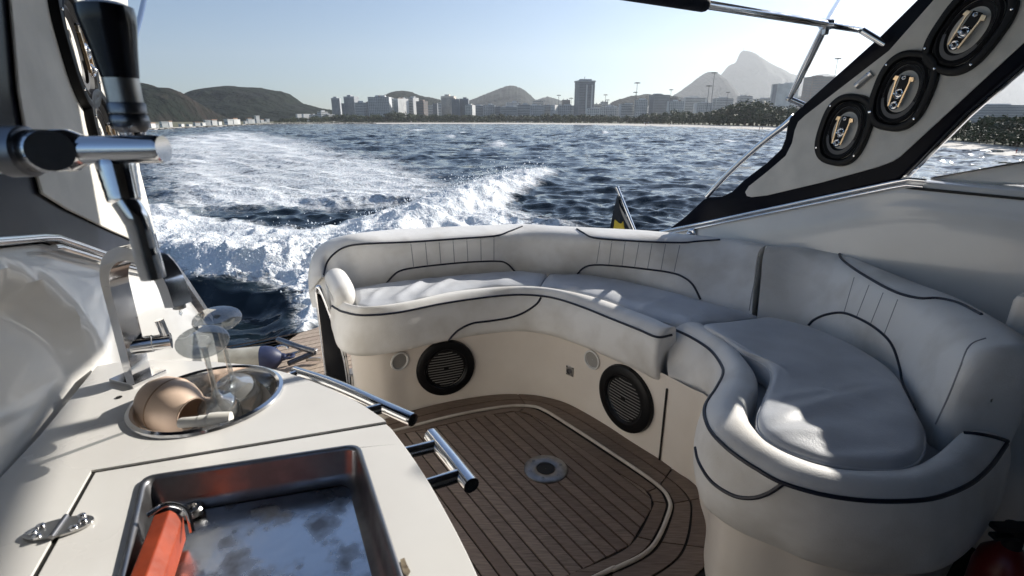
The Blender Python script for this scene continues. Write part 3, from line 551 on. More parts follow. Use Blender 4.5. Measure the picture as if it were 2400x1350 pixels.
# flood light masts
mast_m = M('mast_grey', (.16, .17, .18), .6)
for px, yt, back, lab in [(1162, 236, .2, 'floodlight mast below the dome hill'), (1308, 223, .1, 'floodlight mast over the brown block left of the tall tower'), (1337, 230, .2, 'short floodlight mast nearest the tall tower on its left'), (1416, 222, .1, 'floodlight mast right of the tall tower'), (1421, 234, .3, 'shorter floodlight mast beside the one right of the tall tower'),
    (1487, 194, -.0, 'high floodlight mast over the wooded hill'), (1484, 216, .2, 'lower floodlight mast beside the high one over the wooded hill'), (1566, 210, .0, 'floodlight mast left of the pointed hill'), (1661, 170, -.0, 'high floodlight mast in front of the pointed hill'), (1652, 201, .15, 'lower floodlight mast left of the one before the pointed hill'),
    (1697, 216, .1, 'short floodlight mast at the foot of the highest peak'), (1843, 205, .05, 'floodlight mast in front of the two tone slab block'), (1934, 137, .0, 'high floodlight mast nearest the black arch leg')]:
    base = at(px, ip(TL, px), WZ + .25); dr = base.xy.normalized() * base.xy.length * (1.03 + back); base = Vector((dr.x, dr.y, WZ)); top = aty(px, yt, base.y).z; s = base.y / 1263
    root = bpy.data.objects.new('floodlight_mast', None); C.objects.link(root); root.location = base; tag(root, lab, 'lamp post', 'floodlight masts behind the beach'); w = 1.15 if yt < 205 else .8
    MB().tube([(0, 0, 0), (0, 0, (top - base.z))], [.75 * s * w, .42 * s * w], 8).obj('pole', mast_m, root)
    hd = MB().lathe([(.5 * s, -1.4 * s * w), (4.6 * s * w, -.5 * s * w), (4.8 * s * w, .3 * s * w), (1.5 * s, 1.0 * s * w)], 14, Matrix.Translation((0, 0, top - base.z)), True)
    for k in range(8): a = k * .785; hd.box((5 * s * w * math.cos(a), 5 * s * w * math.sin(a), top - base.z - .5 * s), 1.6 * s * w, 1.6 * s * w, 1.5 * s * w)
    hd.obj('lamp_head', mast_m, root)
# a few bathers and parasols on the sand
cloth = [M('bather_dark', (.05, .045, .05), .8), M('bather_red', (.30, .08, .07), .8), M('bather_skin', (.30, .18, .12), .8)]
def bather(px, frac, hpx, k, lab):
    b = at(px, ip(TL, px) * (1 - frac) + ip(WL, px) * frac, WZ + .12); h = hpx * b.y / 1263; root = bpy.data.objects.new('person', None); C.objects.link(root); root.location = b; tag(root, lab, 'person', 'people on the beach')
    m_ = MB().tube([(-.06 * h, 0, 0), (-.06 * h, 0, .25 * h), (-.045 * h, 0, .5 * h)], [.03 * h, .045 * h, .06 * h], 7).tube([(.06 * h, 0, 0), (.06 * h, .01 * h, .25 * h), (.045 * h, 0, .5 * h)], [.03 * h, .045 * h, .06 * h], 7)
    m_.tube([(0, 0, .47 * h), (0, 0, .6 * h), (0, 0, .78 * h), (0, 0, .84 * h)], [.1 * h, .09 * h, .115 * h, .05 * h], 9).tube([(.1 * h, 0, .79 * h), (.15 * h, 0, .62 * h), (.13 * h, .05 * h, .46 * h)], [.035 * h, .03 * h, .022 * h], 6).tube([(-.1 * h, 0, .79 * h), (-.15 * h, 0, .62 * h), (-.13 * h, .05 * h, .46 * h)], [.035 * h, .03 * h, .022 * h], 6)
    m_.lathe([(.02 * h, .84 * h), (.06 * h, .88 * h), (.065 * h, .94 * h), (.02 * h, 1.0 * h)], 9, None, True).obj('body', cloth[k % 3], root)
for k, (px, fr, hp, lab) in enumerate([(2272, .1, 6, 'dark figure on the sand at far right, left of a standing pair'), (2381, .62, 11, 'taller dark figure at the water edge at far right'), (2394, .55, 9, 'dark figure at the right edge beside a taller one'), (2277, .15, 5, 'small figure just right of a dark figure at far right'), (1513, .55, 5, 'lone figure at the water edge right of the parasols'), (1568, .5, 5, 'lone figure at the water edge below the dark banded block'), (1336, .3, 4, 'lone figure on the sand left of the tall tower'), (1780, .75, 6, 'figure at the water edge below the big trees, left of two'), (1786, .75, 6, 'figure at the water edge below the big trees, right of two'), (1478, .2, 4, 'lone figure on the sand left of the parasols')]): bather(px, fr, hp, k, lab)
par_m = [M('parasol_white', (.75, .74, .76), .7), M('parasol_lilac', (.52, .48, .66), .7)]
for px, w, k, lab in [(1524, 13, 1, 'lilac parasol on the sand below the dark banded block'), (1513, 8, 0, 'small white parasol left of the lilac one'), (1297, 5, 0, 'small white parasol below the white framed block'), (1350, 5, 0, 'small white parasol below the tall tower'), (1190, 6, 0, 'white parasol below the dome hill, left of two'), (1214, 6, 0, 'white parasol below the dome hill, right of two'), (963, 6, 0, 'white parasol below the white balconied towers'), (1448, 4, 0, 'small white parasol right of the tall tower')]:
    b = at(px, ip(TL, px), WZ + .25); s = b.y / 1263; root = bpy.data.objects.new('beach_parasol', None); C.objects.link(root); root.location = b; tag(root, lab, 'parasol', 'parasols on the beach')
    MB().tube([(0, 0, 0), (0, 0, w * .35 * s)], .25 * s, 6).obj('pole', mast_m, root); MB().lathe([(w * .5 * s, w * .22 * s), (w * .3 * s, w * .38 * s), (.05 * s, w * .45 * s)], 10).obj('canopy', par_m[k], root)

# ------------------------------------------------------------------ haze
hb = MB().box((0, 0, 328), 11400, 11400, 662); hz = hb.obj('haze', None, smooth=False)
hm, N, L = newmat('haze'); N.remove(N['Principled BSDF']); pv = N.new('ShaderNodeVolumePrincipled'); pv.inputs['Color'].default_value = (.90, .945, 1, 1); pv.inputs['Density'].default_value = 1.35e-4; pv.inputs['Anisotropy'].default_value = .4
L.new(pv.outputs[0], N['Material Output'].inputs['Volume']); hz.data.materials.append(hm); struct(hz, 'thin pale haze over the bay', 'haze', 'stuff')

# ================================================================== the boat
yacht = tag(empty('motor_yacht'), 'white motor yacht hull with coamings and swim platform around the cockpit', 'boat')
UP = Vector((0, 0, 1))
def rline(s):                                    # right gunwale line, s = 0 aft tip .. 1 where the arch leg ends, beyond = forward
    p = Vector((RQ[0][0], RQ[0][1], 0)).lerp(Vector((RQ[1][0], RQ[1][1], 0)), s); z = .64 + .392 * min(s, 1.0) if s > -.2 else .56
    return Vector((p.x, p.y, z))
ss = np.linspace(-.35, 3.2, 60); rows = []
for d, dz, zabs in [(-.34, -.5, WZ - .4), (-.33, -.30, None), (-.30, -.06, None), (-.24, .0, None), (-.06, .015, None), (.0, .012, None), (.018, -.004, None), (.03, -.05, None), (.045, -.16, None), (.05, None, .40), (.05, None, -.06)]:
    row = []
    for s in ss: p = rline(s); row.append(Vector((p.x, p.y, 0)) + RN * d + UP * (zabs if zabs is not None else p.z + dz))
    rows.append(row)
MB().grid(patch(rows, 60, 50)).obj('side_coaming', gel, yacht)
# inner side box forward of the bench, and shelf between bench back and coaming
MB().slab([B(1.86, .42, 0), B(2.2, .42, 0), B(2.2, -1.6, 0), B(1.86, -1.6, 0)], (0, 0, .80)).obj('side_box', gel_warm, yacht, bevel=.02)
MB().slab([B(1.7, .40, .42), B(2.2, .40, .42), B(2.2, 1.9, .42), B(1.7, 1.9, .42)], (0, 0, .03)).obj('shelf', gel, yacht)
# left side: moulded inner wall with a shallow oval recess, rail height falls aft
def lline(a): s = (a - 1.2287) / (2.349 - 1.2287); p = Vector(LQ[0]).lerp(Vector(LQ[1]), s); return Vector((p.x, p.y, 0))
def lrail(a): return float(np.interp(a, [-1, .6, 1.244, 1.606, 1.95, 2.23, 2.45, 2.75, 3.1], [1.20, 1.14, 1.033, .905, .79, .73, .60, .40, .16]))
rows = []; aa = np.linspace(-1.2, 3.05, 130)
for k in range(40):
    t = k / 39; row = []
    for a in aa:
        zt = lrail(a); z = zt + (-.14 - zt) * t; q = lline(a)
        e = ((a - .93) / .33) ** 2 + ((z - .80) / .24) ** 2; rec = float(sstep(1.0, .72, np.array(e)))
        d = -.012 + .014 * (1 - math.exp(-((zt - z) / .03))) - .05 * rec + .05 * max(0, min(1, (.95 - z) / .25)) * (a < 1.5) * max(0, min(1, (1.5 - a) / .3))
        row.append(q + LN * d + UP * z)
    rows.append(row)
outer = [[lline(a) - LN * .03 + UP * (lrail(a) + .006) for a in aa], [lline(a) - LN * .22 + UP * (lrail(a) - .0) for a in aa], [lline(a) - LN * .34 + UP * (WZ - .4) for a in aa]][::-1]
lwall = MB().grid(outer + rows); lwall.obj('side_wall', gel, yacht)
MB().tube([lline(a) + LN * .006 + UP * (lrail(a) + .012) for a in np.linspace(.2, 2.0, 30)], .0075, 10).obj('rub_rail', chrome, yacht)
MB().tube([lline(a) + LN * .010 + UP * (lrail(a) - .008) for a in np.linspace(1.22, 2.0, 30)], .006, 10).obj('rub_rail', chrome, yacht)
# dark edge strip down the aft end of the left wall
ed = [lline(a) for a in (2.14, 2.23, 2.45, 2.75, 3.05)]; zz = [lrail(a) for a in (2.14, 2.23, 2.45, 2.75, 3.05)]
e1 = cr([p + UP * (z + .02) for p, z in zip(ed, zz)], 30); MB().grid([[p + LN * .012 for p in e1], [p + LN * .016 + AFT * .035 + UP * .02 for p in e1], [p - LN * .05 + AFT * .04 + UP * .02 for p in e1]]).obj('edge_strip', dark_steel, yacht)
# right rail under the arch leg
for off, dz, r_ in ((.022, .016, .008), (.028, -.004, .006)): MB().tube([rline(s) + RN * off + UP * dz for s in np.linspace(-.02, 1.05, 24)], r_, 10).obj('rub_rail', chrome, yacht)
# transom behind the aft bench, hull bottom, then unseen sheets added to block light
MB().slab([B(.62, 2.50, WZ - .3), B(2.3, 2.30, WZ - .3), B(2.3, 2.62, WZ - .3), B(.62, 2.78, WZ - .3)], (0, 0, 1.75)).obj('transom', gel, yacht, bevel=.03)
MB().slab([B(-.55, -1.6, 0), B(2.5, -1.6, 0), B(2.5, 2.6, 0), B(-.4, 2.6, 0)], (0, 0, -.06)).obj('sole_base', gel_warm, yacht).location = (0, 0, -.03)
MB().slab([B(-.55, -1.6, 2.15), B(2.44, -1.6, 2.15), B(2.44, 1.80, 2.15), B(-.45, 1.80, 2.15)], (0, 0, .05)).obj('canopy', M('light_block_canvas', (.020, .024, .036), .85, bump=.4, bs=60), yacht, bevel=.02)  # unseen overhead sheet, added to keep sky and sun off the cockpit
MB().slab([B(-.6, -1.62, -.05), B(2.3, -1.62, -.05), B(2.3, -1.55, -.05), B(-.6, -1.55, -.05)], (0, 0, 2.2)).obj('added_dark_wall', M('added_wall_dark', (.10, .085, .07), .5), yacht)  # unseen dark wall behind the camera, added to darken ambient and chrome reflections
MB().slab([B(2.16, .46, 1.02), B(2.16, -1.6, 1.02), B(2.0, -1.6, 2.15), B(2.0, .40, 2.15)], STB * .03).obj('light_block_screen', bpy.data.materials['light_block_canvas'], yacht)  # unseen dark screen, added to cut side light on the side bench
# swim platform: frame and planks
pz = -.14
pl = [at(*p, pz) for p in [(330, 900), (352, 838), (378, 812), (470, 806), (560, 822), (640, 826), (700, 783), (745, 768), (830, 752), (980, 800), (980, 1010), (700, 960)]]
plat = MB().slab([p - UP * .004 for p in pl], (0, 0, -.09)).obj('swim_platform', caulk, yacht, smooth=False)
def clip(poly, n, c, keep):                      # half plane clip in xy
    out = []
    for i in range(len(poly)):
        p, q = poly[i], poly[(i + 1) % len(poly)]; a, b = p.dot(n) - c, q.dot(n) - c
        if not keep: a, b = -a, -b
        if a >= 0: out.append(p)
        if (a >= 0) != (b >= 0): out.append(p.lerp(q, a / (a - b)))
    return out
def planks(poly, d, width, gap, z, th, mats, parent, name='plank'):
    n = Vector((-d.y, d.x, 0)); P = [Vector((p.x, p.y, z)) for p in poly]; lo = min(p.dot(n) for p in P); hi = max(p.dot(n) for p in P); k = 0; x = lo - width * .3
    while x < hi:
        q = clip(P, n, x + gap / 2, True); q = clip(q, n, x + width - gap / 2, False) if len(q) > 2 else []
        if len(q) > 2: MB().slab([p - UP * th for p in q], (0, 0, th + random.uniform(-.0006, .0006))).obj(name, mats[(k * 7 + k // 3) % len(mats)], parent, smooth=False)
        x += width; k += 1
planks(pl, STB, .062, .006, pz + .004, .008, teak_dry, plat)

# ------------------------------------------------------------------ cockpit sole: teak planks, caulk, inset trim, table socket
floor = struct(MB().slab([Vector((p[0], p[1], -.010)) for p in [(-.98, 2.4), (.9, 2.4), (1.5, 1.5), (1.5, -.9), (-.9, -.9)]], (0, 0, .004)).obj('cockpit_floor', caulk, smooth=False), 'dark weathered teak cockpit floor with black caulked seams', 'floor')
field = [at(*p, 0) for p in [(939, 1018), (1035, 998), (1146, 972), (1215, 965), (1250, 976), (1294, 1005), (1443, 1105), (1509, 1146), (1526, 1168), (1526, 1191), (1476, 1276), (1368, 1331), (1324, 1350)]]
near_d = (at(1324, 1350, 0) - at(1476, 1276, 0)).normalized()
field += [field[-1] + near_d * .62, Vector((-.72, .55, 0)), Vector((-.72, 1.80, 0))]
planks(field, Vector((.55, -.835, 0)).normalized(), .0435, .0062, 0, .006, teaks, floor)
trim_c = [at(*p, 0) for p in [(850, 1030), (928, 1009), (1072, 972), (1183, 953), (1243, 952), (1276, 961), (1331, 994), (1428, 1057), (1535, 1131), (1569, 1169), (1569, 1206), (1528, 1287), (1443, 1335), (1406, 1350)]]; trim_c.append(trim_c[-1] + near_d * .62)
fld_c = [at(*p, 0) for p in [(850, 1041), (939, 1018), (1075, 988), (1180, 967), (1222, 965), (1250, 976), (1294, 1005), (1400, 1077), (1509, 1146), (1526, 1168), (1526, 1191), (1476, 1276), (1368, 1331), (1324, 1350)]]; fld_c.append(fld_c[-1] + near_d * .62)
wal_c = [at(*p, 0) for p in [(850, 992), (902, 982), (1035, 945), (1150, 926), (1225, 924), (1276, 930), (1340, 950), (1440, 1008), (1560, 1086), (1640, 1146), (1668, 1200), (1660, 1310), (1560, 1400), (1500, 1440)]]; wal_c.append(wal_c[-1] + near_d * .6)
TC, FC, WC = cr(trim_c, 140), cr(fld_c, 140), cr(wal_c, 140); MC = [a.lerp(b, .52) for a, b in zip(TC, WC)]
def border(A_, B_, f0, f1, mat, i0, i1):
    a = [A_[i].lerp(B_[i], f0) for i in range(i0, i1)]; b = [A_[i].lerp(B_[i], f1) for i in range(i0, i1)]
    for l in (a, b): l[0] = l[0] + (l[1] - l[0]).normalized() * .0025; l[-1] = l[-1] + (l[-2] - l[-1]).normalized() * .0025
    MB().slab([p - UP * .006 for p in a + b[::-1]], (0, 0, .006 + random.uniform(-.0005, .0005))).obj('border_plank', mat, floor, smooth=False)
cuts = [0, 38, 81, 93, 107, 128, 140]
for k in range(6):
    i0, i1 = cuts[k], min(cuts[k + 1] + 1, 140)
    border(FC, TC, .06, .70, teak_edge[k % 2], i0, i1); border(TC, MC, .16, .94, teak_edge[(k + 1) % 2], i0, i1); border(MC, WC, .05, 1.0, teak_edge[k % 2], i0, i1)
MB().tube([p.lerp(q, .95) + UP * .002 for p, q in zip(FC, TC)], .0068, 10).obj('trim', trim_m, floor)
ts = tag(empty('table_socket'), 'round steel table socket plate screwed to the teak floor', 'floor socket'); cpt = at(1279, 1100, 0)
MB().lathe([(.0, -.05), (.034, -.05), (.036, .003), (.042, .006), (.078, .006), (.082, .003), (.082, -.001)], 40, Matrix.Translation(cpt + UP * .001)).obj('plate', M('socket_metal', (.33, .32, .31), .38, 1.0, c2=(.24, .235, .23), ns=40), ts)
MB().lathe([(.001, .0), (.0335, .0)], 24, Matrix.Translation(cpt + UP * .0035)).obj('hole', black_soft, ts)
for k in range(6): a = k * math.pi / 3 + .3; MB().lathe([(.006, 0), (.006, .0015), (.002, .001), (.0005, .0)], 10, Matrix.Translation(cpt + Vector((.06 * math.cos(a), .06 * math.sin(a), .0065)))).obj('screw', dark_steel, ts)

# ------------------------------------------------------------------ aft bench
aft = tag(empty('aft_bench'), 'curved white vinyl aft bench with navy piping along the stern', 'bench')
def px3(rows3): return [[at(px, py, z) for px, py, z in r] for r in rows3]
def zcol(P, Zs): return [(p[0], p[1], z) for p, z in zip(P, Zs)]
crestA = [(752, 650), (750, 612), (760, 580), (785, 562), (835, 550), (933, 540), (1033, 535), (1130, 531), (1217, 528), (1300, 532), (1400, 537), (1500, 542), (1610, 552), (1700, 561), (1792, 577)]
ftopA = [(762, 652), (765, 620), (780, 596), (810, 579), (860, 571), (950, 566), (1050, 560), (1135, 556), (1220, 551), (1300, 553), (1400, 561), (1495, 567), (1600, 571), (1690, 578), (1776, 595)]
botA = [(778, 694), (792, 688), (812, 680), (835, 674), (870, 668), (950, 658), (1040, 648), (1130, 640), (1217, 637), (1300, 643), (1400, 648), (1495, 666), (1600, 694), (1690, 717), (1762, 737)]
zc = [.56, .62, .67, .70] + [.72] * 11; zf = [.55, .60, .645, .675] + [.692] * 11
R2 = px3([zcol(crestA, zc)])[0]; R3 = px3([zcol(ftopA, zf)])[0]; R5 = px3([zcol(botA, [.485] * 15)])[0]
def outward(P):
    out = []
    for i in range(len(P)):
        t = P[min(i + 1, len(P) - 1)] - P[max(i - 1, 0)]; n = Vector((-t.y, t.x, 0)).normalized(); out.append(n)
    return out
N2 = outward(R5)
R1 = [p + n * .055 - UP * .012 for p, n in zip(R2, N2)]; R0 = [p + n * .085 - UP * .08 for p, n in zip(R2, N2)]; R00 = [Vector((p.x, p.y, .40)) + n * .075 for p, n in zip(R2, N2)]
R4 = [a.lerp(b, .5) - n * .012 for a, b, n in zip(R3, R5, N2)]; R6 = [p + n * .02 - UP * .06 for p, n in zip(R5, N2)]
bk = MB().grid(patch([R00, R0, R1, R2, R3, R4, R5, R6], 150, 40))
L0 = len(bk.v) // 40 if False else 150
for e in (0, 149): bk.f.append(tuple(i * 150 + e for i in range(40)))
bkA = bk.obj('backrest', vinyl, aft, sharp=60); bvA = bvh_of(bk)
def pipe(bvh, pix, n, r, parent, mat=None, name='piping', off=.001):
    p = drape(bvh, pix, n, off)
    if len(p) > 2: MB().tube(p, r, 8).obj(name, mat or piping_m, parent)
pipe(bvA, [(758, 645), (762, 628), (768, 613), (782, 596), (807, 580), (850, 572), (967, 567), (1067, 560), (1160, 553), (1193, 543), (1224, 531)], 90, .0047, bkA)
pipe(bvA, [(1352, 537), (1367, 546), (1389, 557), (1438, 562), (1522, 567), (1598, 569), (1633, 566), (1688, 562)], 60, .0047, bkA)
pipe(bvA, [(905, 664), (920, 647), (937, 635), (967, 628), (1033, 620), (1100, 614), (1163, 612), (1187, 617), (1207, 636)], 60, .0047, bkA)
pipe(bvA, [(1353, 642), (1367, 628), (1389, 621), (1433, 622), (1500, 629), (1571, 639), (1602, 650), (1624, 668), (1642, 702)], 60, .0047, bkA)
for (x0, y0), (x1, y1) in [((1088, 205), (1108, 375)), ((1190, 200), (1205, 362)), ((1287, 192), (1300, 355)), ((1385, 187), (1395, 345)), ((1482, 180), (1490, 340)), ((1580, 172), (1583, 335)), ((1673, 165), (1673, 330))]: pipe(bvA, [(600 + x0 / 3, 500 + y0 / 3), (600 + x1 / 3, 500 + y1 / 3)], 10, .0022, bkA, stitch_m, 'channel_seam', -.0008)
for (x0, y0), (x1, y1) in [((690, 258), (672, 375)), ((752, 258), (735, 388)), ((822, 262), (805, 392)), ((895, 267), (872, 395)), ((963, 275), (940, 405)), ((1035, 275), (1010, 415)), ((1110, 280), (1080, 420))]: pipe(bvA, [(1100 + x0 / 2.25, 450 + y0 / 2.25), (1100 + x1 / 2.25, 450 + y1 / 2.25)], 10, .0022, bkA, stitch_m, 'channel_seam', -.0008)
pipe(bvA, [(1778, 600), (1770, 650), (1762, 690), (1756, 728)], 20, .002, bkA, stitch_m, 'seam', 0)

def bolster(inner, pipe_, bot, zi, zp, zb, parent, nu, inset=.05):
    I = [at(*p, zi) for p in inner]; Pp = [at(*p, zp) for p in pipe_]; Bt = [at(*p, z_) for p, z_ in zip(bot, zb if hasattr(zb, '__len__') else [zb] * len(bot))]
    nn = [(p - i) for p, i in zip(Pp, I)]; nn = [Vector((v.x, v.y, 0)).normalized() for v in nn]
    net = [[p - n * .012 - UP * .09 for p, n in zip(I, nn)], [p - n * .004 - UP * .012 for p, n in zip(I, nn)], [p + UP * .010 + (q - p) * .22 for p, q in zip(I, Pp)], [p.lerp(q, .62) + UP * .017 for p, q in zip(I, Pp)], Pp,
           [p.lerp(b, .22) + n * .010 for p, b, n in zip(Pp, Bt, nn)], [p.lerp(b, .60) + n * .014 for p, b, n in zip(Pp, Bt, nn)], [b + UP * .018 + n * .004 for b, n in zip(Bt, nn)], [b - n * .018 - UP * .004 for b, n in zip(Bt, nn)], [b - n * inset for b, n in zip(Bt, nn)]]
    m = MB().grid(patch(net, nu, 46)); k = 46
    for e in (0, nu - 1): m.f.append(tuple(i * nu + e for i in range(k)))
    return m, Pp, nn
inA = [(800, 707), (840, 718), (880, 719), (967, 705), (1060, 684), (1150, 674), (1233, 671), (1300, 677), (1384, 694), (1456, 717), (1522, 741), (1565, 760), (1583, 769)]
piA = [(778, 716), (805, 731), (850, 739), (930, 733), (1030, 713), (1130, 698), (1215, 691), (1290, 697), (1360, 718), (1430, 746), (1495, 772), (1542, 790), (1576, 784)]
boA = [(784, 790), (797, 822), (840, 835), (925, 826), (1025, 804), (1120, 786), (1210, 778), (1285, 787), (1355, 810), (1425, 840), (1490, 869), (1538, 893), (1563, 880)]
bm_, _, _ = bolster(inA, piA, boA, .515, .49, .325, aft, 150); bo = bm_.obj('front_bolster', vinyl, aft, sharp=60); bvB = bvh_of(bm_)
pipe(bvB, [(779, 717), (790, 724), (805, 731), (850, 739), (930, 733), (1030, 713), (1130, 698), (1215, 691), (1290, 697), (1360, 718), (1430, 746), (1495, 772), (1540, 790), (1574, 785)], 150, .0047, bo)
pipe(bvB, [(1268, 697), (1257, 713), (1227, 733), (1193, 745), (1150, 752), (1107, 758), (1077, 772), (1060, 787), (1050, 799)], 50, .0047, bo)
# arm at the left end
arm = cr([at(786, 650, .56) + AFT * .02, at(792, 660, .555), at(805, 685, .54), at(806, 704, .515), at(800, 716, .485)], 22); rr = [.030, .042, .048, .050, .050, .050, .050, .050, .049, .049, .048, .048, .047, .046, .045, .044, .043, .042, .040, .036, .028, .012]
MB().tube(arm, rr, 18).obj('end_arm', vinyl, aft, sharp=80); 
e_a, e_b = at(760, 662, .54), at(782, 718, .485); e_n = Vector((e_b - e_a).to_2d().orthogonal().to_3d()).normalized(); e_n = e_n if e_n.x > 0 else -e_n
MB().slab([Vector((e_a.x, e_a.y, .34)), Vector((e_b.x, e_b.y, .335)), e_b, e_a.lerp(e_b, .5) + UP * .012, e_a], e_n * .06).obj('end_panel', vinyl, aft, bevel=.012)
def seat(back, front, zb, zf, name, parent, folds=(), nu=90, nv=34, puff=.016, ends=True):
    Bk = cr([at(*p, zb) for p in back], nu); Fr = cr([at(*p, zf) for p in front], nu); rows = []; r = []
    for k in range(nv):
        t = k / (nv - 1); row = []
        for j in range(nu):
            p = Bk[j].lerp(Fr[j], t); e = min(t, 1 - t, j / (nu - 1) * 3, (1 - j / (nu - 1)) * 3) if ends else min(t, 1 - t); z = puff * min(1, (max(e, 0) * 6)) ** .5
            for (a, b, h, w) in folds:
                d = (b - a); q = p - a; f = max(0, min(1, q.dot(d) / d.length_squared)); dist = (Vector((p.x, p.y, 0)) - Vector((a.x, a.y, 0)) - Vector((d.x, d.y, 0)) * f).length; z += h * math.exp(-(dist / w) ** 2) * math.sin(math.pi * min(1, .15 + f * .8))
            z += .008 * (float(vnoise(np.array(p.x * 7), np.array(p.y * 7))) - .5) + .004 * (float(vnoise(np.array(p.x * 21), np.array(p.y * 13))) - .5); row.append(p + UP * z)
        rows.append(row)
    sk = lambda row, dz: [p + UP * dz for p in row]
    m = MB().grid([sk(rows[0], -.06)] + rows + [sk(rows[-1], -.06)]); n = nv + 2
    for e in (0, nu - 1):                         # side skirts
        col = [i * nu + e for i in range(n)]; o = len(m.v); m.v += [tuple(Vector(m.v[i]) - UP * .05) for i in col]
        for i in range(n - 1): m.f.append((col[i], col[i + 1], o + i + 1, o + i))
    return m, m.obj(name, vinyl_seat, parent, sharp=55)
def fold(p, q, h, w): return (at(*p, .5), at(*q, .5), h, w)
_, c1 = seat([(822, 678), (900, 666), (1000, 654), (1133, 642), (1217, 638), (1283, 645)], [(838, 717), (880, 720), (967, 706), (1100, 680), (1200, 674), (1261, 675)], .495, .505, 'seat_cushion', aft, [fold((930, 708), (1010, 656), .016, .022), fold((985, 704), (1075, 652), .015, .022), fold((870, 712), (900, 680), .008, .02), fold((1130, 680), (1240, 655), .008, .03)])
c1['label'] = 'left seat cushion with creased sunlit cover'
_, c2 = seat([(1286, 645), (1353, 645), (1411, 650), (1500, 668), (1633, 704), (1775, 741)], [(1265, 675), (1322, 681), (1384, 696), (1456, 719), (1522, 743), (1612, 768)], .495, .505, 'seat_cushion', aft, [fold((1330, 680), (1380, 688), .010, .015), fold((1500, 735), (1590, 695), .007, .02)])
c2['label'] = 'right seat cushion in blue grey shade'
# base wall below the valance
wallA = [Vector((-.70, 2.40, 0)), Vector((-.715, 2.12, 0)), Vector((-.68, 1.995, 0))] + [at(*p, 0) for p in [(902, 980), (965, 960), (1035, 943), (1146, 925), (1220, 923), (1276, 929), (1331, 946), (1406, 987), (1480, 1035), (1543, 1074)]]
wa = cr(wallA, 110); bw = MB().grid([[p + UP * z for p in wa] for z in (-.01, .05, .15, .25, .36)]); bwo = bw.obj('base_panel', gel_warm, aft); bvW = bvh_of(bw)

# ------------------------------------------------------------------ side bench
side = tag(empty('side_bench'), 'curved white vinyl side bench with rounded front and thick loose cushion at right', 'bench')
piB = [(1580, 772), (1620, 791), (1664, 820), (1690, 854), (1695, 878), (1678, 912), (1654, 950), (1654, 984), (1673, 1020), (1717, 1061), (1770, 1097), (1837, 1133), (1933, 1160), (2030, 1173), (2126, 1174), (2198, 1165), (2270, 1136), (2319, 1095), (2362, 1035)]
inB = [(1644, 758), (1675, 776), (1710, 800), (1741, 835), (1768, 873), (1772, 905), (1750, 946), (1755, 984), (1789, 1023), (1837, 1056), (1880, 1075), (1930, 1090), (1990, 1100), (2054, 1101), (2110, 1097), (2150, 1087), (2190, 1067), (2220, 1043), (2251, 1013)]
boB = [(1568, 890), (1596, 902), (1630, 922), (1658, 945), (1664, 975), (1652, 1010), (1636, 1050), (1629, 1110), (1643, 1177), (1678, 1215), (1731, 1249), (1808, 1283), (1900, 1322), (2000, 1345), (2100, 1352), (2190, 1345), (2262, 1300), (2325, 1215), (2352, 1120)]
ZB = [.345, .34, .33, .315, .30, .29] + [.285] * 13
bm_, _, _ = bolster(inB, piB, boB, .515, .49, ZB, side, 190, .06); bo2 = bm_.obj('front_bolster', vinyl, side, sharp=60); bvB2 = bvh_of(bm_)
pipe(bvB2, piB, 190, .0050, bo2); pipe(bvB2, [(2251, 1015), (2290, 1018), (2330, 1025), (2360, 1034)], 16, .0050, bo2)
pipe(bvB2, [(1631, 1050), (1640, 1085), (1669, 1129), (1717, 1160), (1760, 1167), (1799, 1157), (1837, 1133)], 60, .0050, bo2)
# backrest of the side bench
botB = [(1776, 741), (1850, 750), (1910, 766), (1981, 798), (2050, 838), (2100, 880), (2130, 930), (2155, 975), (2190, 1012)]
ftB = [(1788, 602), (1860, 606), (1930, 620), (2010, 655), (2090, 694), (2150, 720), (2205, 757), (2245, 795), (2272, 832)]
crB = [(1797, 579), (1880, 583), (1960, 596), (2050, 632), (2130, 664), (2210, 694), (2290, 738), (2345, 778), (2368, 806)]
T2 = [at(*p, .735) for p in crB]; T3 = [at(*p, .70) for p in ftB]; T5 = [at(*p, .485) for p in botB]; NB = outward(T5)
T1 = [p + n * .05 - UP * .012 for p, n in zip(T2, NB)]; T0 = [p + n * .075 - UP * .07 for p, n in zip(T2, NB)]; T00 = [Vector((p.x, p.y, .30)) + n * .05 for p, n in zip(T2, NB)]
T4 = [a.lerp(b, .5) - n * .014 for a, b, n in zip(T3, T5, NB)]; T6 = [p + n * .02 - UP * .14 for p, n in zip(T5, NB)]
bk = MB().grid(patch([T00, T0, T1, T2, T3, T4, T5, T6], 110, 40))
# rounded end cap, a few shrinking rings
ends = []
col = [Vector(bk.v[i * 110 + 109]) for i in range(40)]; cen = sum(col, Vector()) / 40; fw = (T5[-1] - T5[-2]); fw = Vector((fw.x, fw.y, 0)).normalized()
ring = [col] + [[cen.lerp(p, s) + fw * d for p in col] for s, d in ((.97, .012), (.90, .022), (.75, .03), (.4, .034), (.02, .035))]
bk.grid(ring, cu=True); bk.f.append(tuple(i * 110 for i in range(40)))
bkB = bk.obj('backrest', vinyl, side, sharp=70, weld=True); bvC = bvh_of(bk)
pipe(bvC, [(1967, 596), (1972, 606), (1990, 622), (2030, 648), (2080, 676), (2120, 692), (2160, 700), (2200, 700), (2250, 712), (2300, 738)], 60, .0047, bkB)
pipe(bvC, [(1895, 762), (1909, 749), (1938, 737), (1974, 733), (2006, 743), (2044, 763), (2078, 791), (2097, 820), (2111, 864), (2119, 902), (2146, 962)], 60, .0047, bkB)
